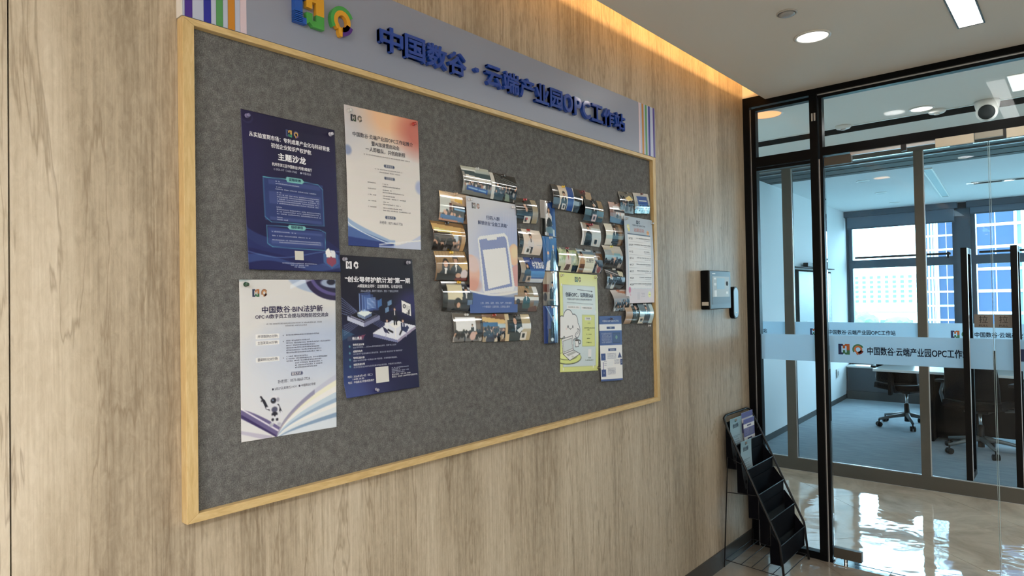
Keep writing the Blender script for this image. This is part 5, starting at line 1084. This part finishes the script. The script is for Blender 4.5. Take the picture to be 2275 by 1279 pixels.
def F4():
    c = land((170, 156, 140), (176, 184, 186)); c.rect(0, 0, .08, 1, (224, 220, 206)).rect(.5, .2, 1, 1, (186, 196, 196)).ell(.45, .05, .18, .08, (150, 60, 70)); person(c, .34, .22, .15, (44, 60, 66), shirt=(44, 60, 66)); c.rect(.15, .82, .45, 1, (22, 22, 24)); c.rect(.62, .66, .84, .95, (206, 206, 200)).rect(.66, .7, .80, .9, (50, 60, 66)); return c
def G1():
    c = land((176, 190, 140), (196, 196, 170)); c.rect(0, 0, 1, .1, (110, 110, 112)).rect(.6, .2, 1, .7, (170, 186, 170)).rect(.7, .72, 1, 1, (30, 60, 84)).rect(0, .8, .15, 1, (60, 70, 70)).speck(0, .1, 1, .7, 4, 40, [(150, 180, 110), (206, 214, 180), (130, 160, 120)], .05, .6); person(c, .48, .22, .13, (206, 190, 176), shirt=(180, 100, 90)); c.poly([(.3, .95), (.4, .7), (.6, .7), (.55, .95)], (110, 84, 76)); return c
def G2():
    c = land((196, 186, 160), (206, 200, 180)); c.rect(0, 0, 1, .22, (110, 140, 160)).line(.0, .1, .9, .05, .04, (200, 210, 214)).rect(.38, .25, 1, .95, (222, 212, 186)); person(c, .22, .26, .15, (196, 150, 100), shirt=(206, 160, 110)); c.rect(.1, .65, .38, 1, (120, 76, 40)); return c
def G3():
    c = land((140, 150, 160), (60, 66, 80)); c.rect(.5, .1, 1, .4, (130, 96, 66)).rect(0, .3, .6, .42, (200, 206, 210)).rect(0, .6, 1, .8, (44, 56, 80)); crowd(c, .1, .9, .55, .75, 10, 12, s=.07); c.ell(.75, .85, .15, .14, (150, 70, 56)).rect(0, .85, .5, 1, (30, 50, 90)); return c
def H1():
    c = land((130, 124, 112), (110, 120, 126)); crowd(c, .05, .95, .25, .7, 40, 14, s=.055); c.poly([(.4, .3), (.75, .15), (.95, .32), (.6, .42)], (222, 190, 110)).rect(0, .7, 1, 1, (150, 170, 180), .5); return c
def H2():
    c = land((190, 180, 172), (120, 140, 136)); c.poly([(.18, .15), (.84, .15), (.9, .66), (.24, .66)], (34, 80, 170)).rect(.28, .36, .8, .40, (200, 214, 236)); crowd(c, .02, .98, .62, .85, 30, 15, s=.05, cols=((60, 80, 84), (110, 140, 140), (30, 36, 40), (170, 190, 186))); return c
def H3():
    c = land((206, 170, 156), (110, 110, 116)); c.rect(.25, .18, .8, .36, (214, 214, 210)).rect(.0, .25, .2, .7, (150, 110, 96)).rect(.3, .36, 1, .44, (40, 50, 60)).rect(.4, .46, 1, .72, (206, 210, 214)); crowd(c, .4, .95, .55, .68, 6, 17, s=.06); c.poly([(0, .7), (1, .8), (1, 1), (0, 1)], (70, 100, 130)); return c
def H4():
    c = land((214, 208, 192), (200, 200, 190)); c.rect(.42, 0, 1, 1, (110, 86, 62)).rect(.75, 0, .9, 1, (150, 120, 84)); person(c, .52, .22, .14, (40, 46, 50)); c.rect(0, .55, 1, .72, (140, 180, 180), .45).rect(.42, .85, .7, 1, (24, 24, 26)); return c
def H5():
    c = land((206, 200, 186), (110, 112, 116)); c.poly([(0, .1), (.6, .3), (.4, .35), (0, .2)], (190, 176, 150)).rect(.0, .2, .4, .5, (150, 160, 162)).rect(.5, .35, .85, .52, (120, 170, 180)).rect(0, .46, 1, .66, (150, 190, 206), .8); crowd(c, .05, .95, .6, .85, 24, 19, s=.07); return c
def H6():
    c = land((60, 52, 50), (56, 64, 74)); c.line(0, .1, .6, .3, .03, (206, 200, 200)).line(0, .2, .55, .38, .02, (170, 160, 160)).poly([(.65, .1), (.95, .15), (.9, .4), (.65, .35)], (196, 190, 160)).rect(0, .42, 1, .66, (150, 180, 200)); crowd(c, .1, .9, .4, .75, 14, 21, s=.08, cols=((36, 42, 52), (110, 130, 150), (200, 210, 216))); return c  # blue-white bands are gloss sheen painted into the print
def H7():
    c = land((206, 196, 190), (90, 96, 104)); c.poly([(.3, .0), (.9, .1), (.8, .2), (.5, .15)], (190, 130, 100)); crowd(c, .05, .95, .5, .85, 34, 23, s=.055, cols=((40, 46, 54), (120, 140, 156), (190, 200, 206), (70, 80, 90))); return c
def H8():
    c = land((190, 160, 130), (176, 146, 116)); c.rect(.45, .0, 1, 1, (60, 70, 74)).rect(.5, .62, 1, 1, (24, 26, 30)); person(c, .72, .2, .17, (84, 96, 96), long=True); return c
def H9():
    c = land((110, 130, 140), (130, 150, 160)); c.poly([(0, .3), (.45, .6), (.3, .72), (0, .6)], (170, 196, 200)).rect(.0, .66, .4, 1, (214, 204, 186)).rect(.1, .74, .26, .9, (60, 60, 60)).rect(.4, .5, .7, 1, (22, 24, 28)).rect(.75, 0, 1, 1, (176, 200, 204)); person(c, .5, .2, .15, (90, 96, 100)); return c
PH = {
 'A1': ([(1.55, 2.004), (1.687, 2.007), (1.695, 1.904), (1.553, 1.908)], A1, 'curled group photo with a blue banner above the phone poster', (200, 206, 206)),
 'A2': ([(1.693, 2.002), (1.835, 1.999), (1.829, 1.903), (1.693, 1.904)], A2, 'curled photo of a crowd under a dark ceiling with a pale left strip', (30, 30, 34)),
 'A3': ([(1.455, 1.909), (1.595, 1.906), (1.590, 1.805), (1.449, 1.811)], A3, 'curled photo of a meeting room with a yellow square, left of phone poster', (200, 170, 140)),
 'B1': ([(1.413, 1.807), (1.561, 1.805), (1.561, 1.712), (1.418, 1.711)], B1, 'curled photo of a dark audience under a golden lit ceiling', (20, 20, 22)),
 'B2': ([(1.427, 1.709), (1.569, 1.712), (1.574, 1.612), (1.427, 1.612)], B2, 'curled photo of a long-haired woman and a man in dark suits at a table', (226, 186, 50)),
 'B3': ([(1.452, 1.612), (1.592, 1.611), (1.590, 1.508), (1.452, 1.514)], B3, 'curled photo of a speaker beside a pale screen, lower left of the phone poster', (230, 180, 40)),
 'C1': ([(1.504, 1.504), (1.646, 1.500), (1.644, 1.404), (1.503, 1.408)], C1, 'photo of a seated audience before a large white projection screen', (190, 190, 186)),
 'C2': ([(1.643, 1.498), (1.783, 1.495), (1.781, 1.395), (1.642, 1.400)], C2, 'photo of a full room under a golden ceiling in the middle of the bottom row', (160, 60, 40)),
 'C3': ([(1.772, 1.494), (1.902, 1.490), (1.902, 1.391), (1.770, 1.394)], C3, 'curled photo of a woman reading white papers, right end of the bottom row', (60, 50, 46)),
 'C4': ([(1.809, 1.597), (1.948, 1.594), (1.948, 1.498), (1.807, 1.501)], C4, 'curled photo of a standing person in teal before wood panels', (40, 70, 50)),
 'D1': ([(1.821, 1.925), (1.952, 1.925), (1.955, 1.834), (1.826, 1.830)], D1, 'curled photo of a man in a black shirt on a dark ground', (170, 30, 40)),
 'D2': ([(1.839, 1.812), (1.975, 1.809), (1.973, 1.713), (1.839, 1.716)], D2, 'curled photo of a person in white by a pink-white wall', (170, 40, 30)),
 'D3': ([(1.841, 1.704), (1.982, 1.705), (1.982, 1.608), (1.842, 1.609)], D3, 'curled photo of a woman before a bright blue screen with white characters', (20, 30, 80)),
 'E1': ([(1.982, 1.932), (2.076, 1.928), (2.079, 1.790), (1.982, 1.794)], E1, 'upright photo of a seated woman in white and black, top of the blue portrait column', (40, 50, 60)),
 'E2': ([(1.987, 1.790), (2.078, 1.788), (2.081, 1.655), (1.989, 1.655)], E2, 'upright photo of a grey-haired man in a suit on blue, second in the portrait column', (200, 210, 216)),
 'E3': ([(1.989, 1.654), (2.081, 1.655), (2.079, 1.518), (1.986, 1.520)], E3, 'upright photo of a man in a dark jacket on beige, third in the portrait column', (200, 206, 210)),
 'E4': ([(1.985, 1.519), (2.077, 1.517), (2.074, 1.371), (1.983, 1.373)], E4, 'upright photo of a dark figure on deep blue, bottom of the portrait column', (190, 200, 210)),
 'F1': ([(2.043, 2.000), (2.187, 2.001), (2.180, 1.901), (2.048, 1.905)], F1, 'curled photo of a speaker between a dark and a blue stripe at the upper middle', (226, 190, 60)),
 'F2': ([(2.186, 2.001), (2.324, 1.995), (2.322, 1.895), (2.180, 1.901)], F2, 'curled photo with a white left edge and a red-haired speaker on dark grey', (120, 40, 50)),
 'F3': ([(2.255, 1.967), (2.393, 1.964), (2.388, 1.869), (2.249, 1.871)], F3, 'curled photo of a speaker in black overlapping its upper neighbour', (24, 24, 28)),
 'F4': ([(2.248, 1.866), (2.389, 1.862), (2.386, 1.765), (2.245, 1.769)], F4, 'curled photo of a dark-dressed speaker by a grey-white curtain', (150, 40, 60)),
 'G1': ([(2.079, 1.755), (2.214, 1.752), (2.212, 1.653), (2.077, 1.656)], G1, 'photo of a speaker in cream before green glass above the cloud poster', (130, 40, 50)),
 'G2': ([(2.205, 1.753), (2.322, 1.750), (2.318, 1.653), (2.203, 1.653)], G2, 'photo of a person in tan beside a cream sign above the cloud poster', (40, 50, 60)),
 'G3': ([(2.300, 1.750), (2.399, 1.746), (2.396, 1.652), (2.298, 1.654)], G3, 'photo of a dim meeting room above the right corner of the cloud poster', (24, 24, 26)),
 'H1': ([(2.545, 2.027), (2.668, 2.031), (2.675, 1.932), (2.552, 1.931)], H1, 'photo of a crowded hall with a yellow board, above the schedule poster', (30, 30, 32)),
 'H2': ([(2.668, 2.034), (2.809, 2.042), (2.816, 1.945), (2.676, 1.936)], H2, 'photo of a blue presentation screen over an audience at the upper right corner', (90, 30, 40)),
 'H3': ([(2.464, 1.972), (2.590, 1.975), (2.590, 1.875), (2.470, 1.880)], H3, 'photo of a pink-ceilinged meeting room left of the hall photo', (60, 30, 36)),
 'H4': ([(2.423, 1.873), (2.570, 1.876), (2.570, 1.780), (2.426, 1.778)], H4, 'curled photo with a wide cream left part and a man in dark clothes', (30, 26, 24)),
 'H5': ([(2.402, 1.776), (2.548, 1.775), (2.544, 1.679), (2.400, 1.681)], H5, 'curled photo of an audience below a grey-white ceiling, left of the schedule', (216, 206, 90)),
 'H6': ([(2.420, 1.677), (2.568, 1.674), (2.567, 1.584), (2.421, 1.586)], H6, 'curled dark photo of seated people with shiny blue-white bands', (206, 206, 200)),
 'H7': ([(2.465, 1.579), (2.600, 1.582), (2.606, 1.485), (2.478, 1.484)], H7, 'curled photo of a dense crowd at the lower left corner of the schedule', (190, 120, 90)),
 'H8': ([(2.569, 1.517), (2.700, 1.516), (2.700, 1.424), (2.568, 1.425)], H8, 'curled photo with a tan left part under the schedule poster', (206, 206, 206)),
 'H9': ([(2.686, 1.516), (2.819, 1.514), (2.816, 1.418), (2.684, 1.422)], H9, 'curled photo of a person in grey-blue under the schedule poster, far right', (200, 206, 206)),
}
g = random.Random(11)
order = {'F3': .010, 'G2': .004, 'C2': .003, 'A1': .003, 'E2': .004, 'E3': .002, 'H2': .004, 'H9': .004, 'F2': .003, 'E4': .004, 'F1': .0035, 'G1': .003, 'B3': .002, 'H5': .003}
WRITE = {'D3': ('中国数谷', .74, .42, .30, (226, 232, 240), .48), 'G2': ('江支行', .68, .56, .2, (60, 56, 56), .46)}
for k, (cs, fn, lb, pc) in PH.items():
    tall = k[0] == 'E'
    b_ = g.uniform(.010, .017) if k[0] != 'E' else .006; bl = g.uniform(0.0, .004)
    if tall: cu = lambda u, v, b_=b_: b_*np.sin(math.pi*u)+.004*v
    elif k in ('A3', 'H1', 'H2', 'H3', 'C1', 'C2'): cu = lambda u, v, b_=b_: b_*.55*np.sin(math.pi*v)+.003*v
    else: cu = lambda u, v, b_=b_, bl=bl: b_*np.sin(math.pi*np.clip(v, 0, 1))+bl*v
    sh = Sheet(cs, FB+.0012+order.get(k, 0.0), cu)
    t = thing('photo_print', lb, 'photo', tuple(sh.org), 0, 'photographs pinned on the notice board')
    sheet_obj(sh, fn(), 'print', PHOTO, t)
    if k in WRITE:
        s_, u, v, h_, col, wd = WRITE[k]; write(sh, t, 'printed_characters', s_, u, v, h_, col, wid=wd, H=.1, W=.14, bold=.02)
    u = g.uniform(.42, .58); q = sh.pt(np.array([u]), np.array([.045 if not tall else .03]))[0]
    cname = 'clear' if min(pc) > 170 else ('yellow' if pc[0] > 200 and pc[2] < 120 else ('red' if pc[0] > 100 and pc[1] < 80 else ('dark' if max(pc) < 90 else 'tan')))
    pin((q[0]-.0005, q[1], q[2]), pc, '%s push pin holding the %s' % (cname, ' '.join(lb.replace(',', '').split()[:11])))
# push pins of the posters
for (y, z, x, col, lb) in (
    (0.803, 2.024, L0+.0006, (110, 106, 150), 'clear push pin at the top left of the navy salon poster'), (1.046, 2.020, L0+.0006, (190, 190, 206), 'clear push pin at the top right of the navy salon poster'),
    (1.110, 2.100, L0+.0006, (206, 206, 204), 'clear push pin at the top left of the white and orange poster'), (1.350, 2.106, L0+.0006, (176, 40, 34), 'red push pin at the top right of the white and orange poster'),
    (0.795, 1.597, L0+.0006, (20, 70, 50), 'dark green push pin at the top left of the robot poster'),
    (1.086, 1.670, L0+.0006, (150, 150, 166), 'clear push pin at the top left of the mentor plan poster'), (1.318, 1.667, L0+.0006, (150, 150, 166), 'clear push pin at the top right of the mentor plan poster'), (1.187, 1.288, L0+.006, (150, 150, 166), 'clear push pin at the bottom of the mentor plan poster'),
    (1.585, 1.890, L0+.0106, (206, 206, 210), 'clear push pin at the top left of the phone poster'), (1.808, 1.884, L0+.0106, (206, 206, 210), 'clear push pin at the top right of the phone poster'),
    (2.110, 1.640, L0+.0006, (206, 206, 170), 'clear push pin at the top left of the cloud poster'), (2.350, 1.634, L0+.0006, (206, 206, 170), 'clear push pin at the top right of the cloud poster'), (2.358, 1.246, L0+.0006, (90, 86, 60), 'dark push pin at the bottom right of the cloud poster'),
    (2.592, 1.905, L0+.0126, (190, 200, 206), 'clear push pin at the top left of the schedule poster'), (2.822, 1.900, L0+.0126, (190, 200, 206), 'clear push pin at the top right of the schedule poster'),
    (2.462, 1.452, L0+.0036, (30, 36, 80), 'dark push pin at the top of the narrow blue leaflet'), (2.800, 1.408, FB+.0006, (190, 190, 190), 'clear push pin alone on the felt below the last photo')):
    pin((x, y, z), col, lb)

# ------------------------------------------------------------------ lettering on the frosted bands and door stickers
class Flat:
    """plane facing the camera side (-y): u right along x, v down"""
    def __init__(s, x0, x1, z1, z0, y): s.x0, s.x1, s.z1, s.z0, s.y = x0, x1, z1, z0, y; s.org = np.zeros(3)
    def pt(s, u, v, h=0.0):
        u = np.asarray(u, float); v = np.asarray(v, float)
        return np.stack([s.x0+(s.x1-s.x0)*u, s.y-h+0*u, s.z1+(s.z0-s.z1)*v], -1)
    def p1(s, u, v, h=0.0): return tuple(s.pt(np.array([u]), np.array([v]), h)[0])
INK = (24, 34, 66)
def band_text(parent, x0, x1, z0, z1, y, body='中国数谷·云端产业园OPC工作站'):
    me, co = text_mesh(body, .02, 0, 3)
    mn, mxx = co.min(0), co.max(0); n = np.zeros_like(co)
    n[:, 0] = x0+(co[:, 0]-mn[0])/(mxx[0]-mn[0])*(x1-x0); n[:, 2] = z0+(co[:, 1]-mn[1])/(mxx[1]-mn[1])*(z1-z0); n[:, 1] = y
    setco(me, n); me.materials.clear(); me.materials.append(mat('ink_%d_%d_%d' % INK, INK, .5)); o = bpy.data.objects.new('band_lettering', me); COL.objects.link(o)
    if parent: o.parent = parent; o.matrix_parent_inverse = Matrix.Translation(-Vector(parent.location))
    return o
LC = ((24, 44, 90), (170, 90, 40), (50, 110, 80)); PC = ((60, 120, 90), (190, 110, 60), (110, 40, 40))
def band_logo(parent, x, z, s, y):
    for nm, poly_, dx in (('logo_mark', h_logo(*LC), 0), ('logo_mark', p_logo(*PC), s*1.22)):
        o = logo_obj(poly_, lambda u, v, h, dx=dx: (x+dx+u*s, y, z+v*s), nm, None); o.parent = parent; o.matrix_parent_inverse = Matrix.Translation(-Vector(parent.location))
yb = YG+0.0155
band_logo(DOOR_L, 0.518, 1.197, 0.060, yb); band_text(DOOR_L, 0.668, 1.141, 1.199, 1.245, yb)
band_logo(DOOR_R, 1.345, 1.197, 0.060, yb); band_text(DOOR_R, 1.495, 2.0, 1.199, 1.245, yb)
y2 = Y2+0.0205
for k in range(-1, 4):
    x = -0.226+k*1.028
    if x > -1.5 and x < FX1-0.9:
        band_logo(p2, x, 1.188, 0.056, y2); band_text(p2, x+0.150, x+0.655, 1.196, 1.236, y2)
for d, x0, x1, lb in ((DOOR_L, 1.163, 1.2395, 0), (DOOR_R, 1.2465, 1.320, 1)):
    s_ = MB().box(x0, x1, YG+0.0160, YG+0.0175, 1.361, 1.428).build('pull_sticker', PULLM, d); s_.matrix_parent_inverse = Matrix.Translation(-Vector(d.location))
    for body, z0, z1, f_, e_ in (('拉', 1.384, 1.420, .26, .74), ('PULL', 1.366, 1.376, .26, .74)):
        me, co = text_mesh(body, .0 if body == '拉' else .01, 0, 3, 1.0 if body == '拉' else 1.25); mn, mxx = co.min(0), co.max(0); n = np.zeros_like(co)
        n[:, 0] = x0+(x1-x0)*(f_+(e_-f_)*(co[:, 0]-mn[0])/(mxx[0]-mn[0])); n[:, 2] = z0+(co[:, 1]-mn[1])/(mxx[1]-mn[1])*(z1-z0); n[:, 1] = YG+.0155
        setco(me, n); me.materials.clear(); me.materials.append(mat('ink_30_28_28', (30, 28, 28), .5)); o = bpy.data.objects.new('sticker_print', me); COL.objects.link(o); o.parent = s_

# ------------------------------------------------------------------ brochures in the magazine rack
def brochure(y0, y1, xb, zb, xt, zt, bow, cv, label, name='brochure'):
    """sheet leaning in a pocket: bottom edge at (xb,zb), top edge at (xt,zt)"""
    w, h = cv.w, cv.h; U, V = cv.U.ravel(), cv.V.ravel()
    class S_:
        org = np.array([xt, y0, zt])
        def pt(s, u, v, hh=0.0):
            u = np.asarray(u, float); v = np.asarray(v, float); t_ = 1-v
            x = xb+(xt-xb)*t_-bow*np.sin(math.pi*t_)*.9+hh*.9; z = zb+(zt-zb)*t_+hh*.3
            return np.stack([x, y0+(y1-y0)*u, z], -1)
        def p1(s, u, v, hh=0.0): return tuple(s.pt(np.array([u]), np.array([v]), hh)[0]-s.org)
        curl = None
    sh = S_(); sh.lift = 0
    t = thing(name, label, 'brochure', tuple(sh.org)); sheet_obj(sh, cv, 'printed_sheet', PAPER, t); return sh, t
def bro1():
    c = Cv(70, 100, (120, 158, 172), (196, 204, 206), .285/.19); c.ell(.5, .2, .5, .2, (140, 176, 190), .6, 1); c.wave(lambda u: .88+0*u, lambda u: .95+0*u, (60, 80, 96), .0)
    for k in range(3): c.rect(.12+.28*k, .83, .34+.28*k, .89, (70, 84, 96))
    return c
def bro2():
    c = Cv(70, 100, (210, 210, 214), (214, 214, 216), .285/.178); c.rect(0, 0, 1, .13, (96, 96, 166)).rect(0, .24, 1, .46, (96, 92, 158)).rect(.55, .27, .9, .43, (110, 116, 150)).rect(.32, .165, .68, .20, (70, 74, 130)).rect(.32, .50, .72, .54, (70, 74, 130)).rect(.05, .58, .24, .66, (70, 74, 140)).rect(.05, .8, .24, .9, (70, 74, 140)); return c
BI = (44, 62, 84)
for args, lb in (((3.640, 3.805, pocket_x(0)-.026, .585, .046, .835, .006), 'light blue brochure in the top pocket of the magazine rack, left'), ((3.645, 3.800, pocket_x(1)-.026, .450, .104, .712, .010), 'light blue brochure standing in the second pocket of the magazine rack')):
    sh, t = brochure(*args, bro1(), lb)
    write(sh, t, 'title', '创业创新', .46, .22, .105, BI, wid=.5, bold=.02, H=.26, W=.16); write(sh, t, 'title', '伙伴计划', .56, .31, .105, BI, wid=.5, bold=.02, H=.26, W=.16) if False else None
    fineprint(sh, t, [(.12, .8, .42), (.12, .6, .45), (.12, .85, .50), (.12, .7, .55), (.12, .85, .60), (.12, .8, .65)], BI, h=.016)
    small_logos(sh, t, .40, .10, .10, W=.16, H=.26)
for args, lb in (((3.815, 3.985, pocket_x(0)-.032, .590, .042, .846, .004), 'blue and white leaflet at the back of the top rack pocket, right'), ((3.800, 3.965, pocket_x(0)-.016, .585, .060, .812, .006), 'purple and white leaflet at the front of the top rack pocket, right')):
    sh, t = brochure(*args, bro2(), lb)
    fineprint(sh, t, [(.08, .5, .27+.03*k) for k in range(6)], (200, 200, 226), h=.016); fineprint(sh, t, [(.30, .8, .60+.035*k) for k in range(8)], (90, 96, 140), h=.015)
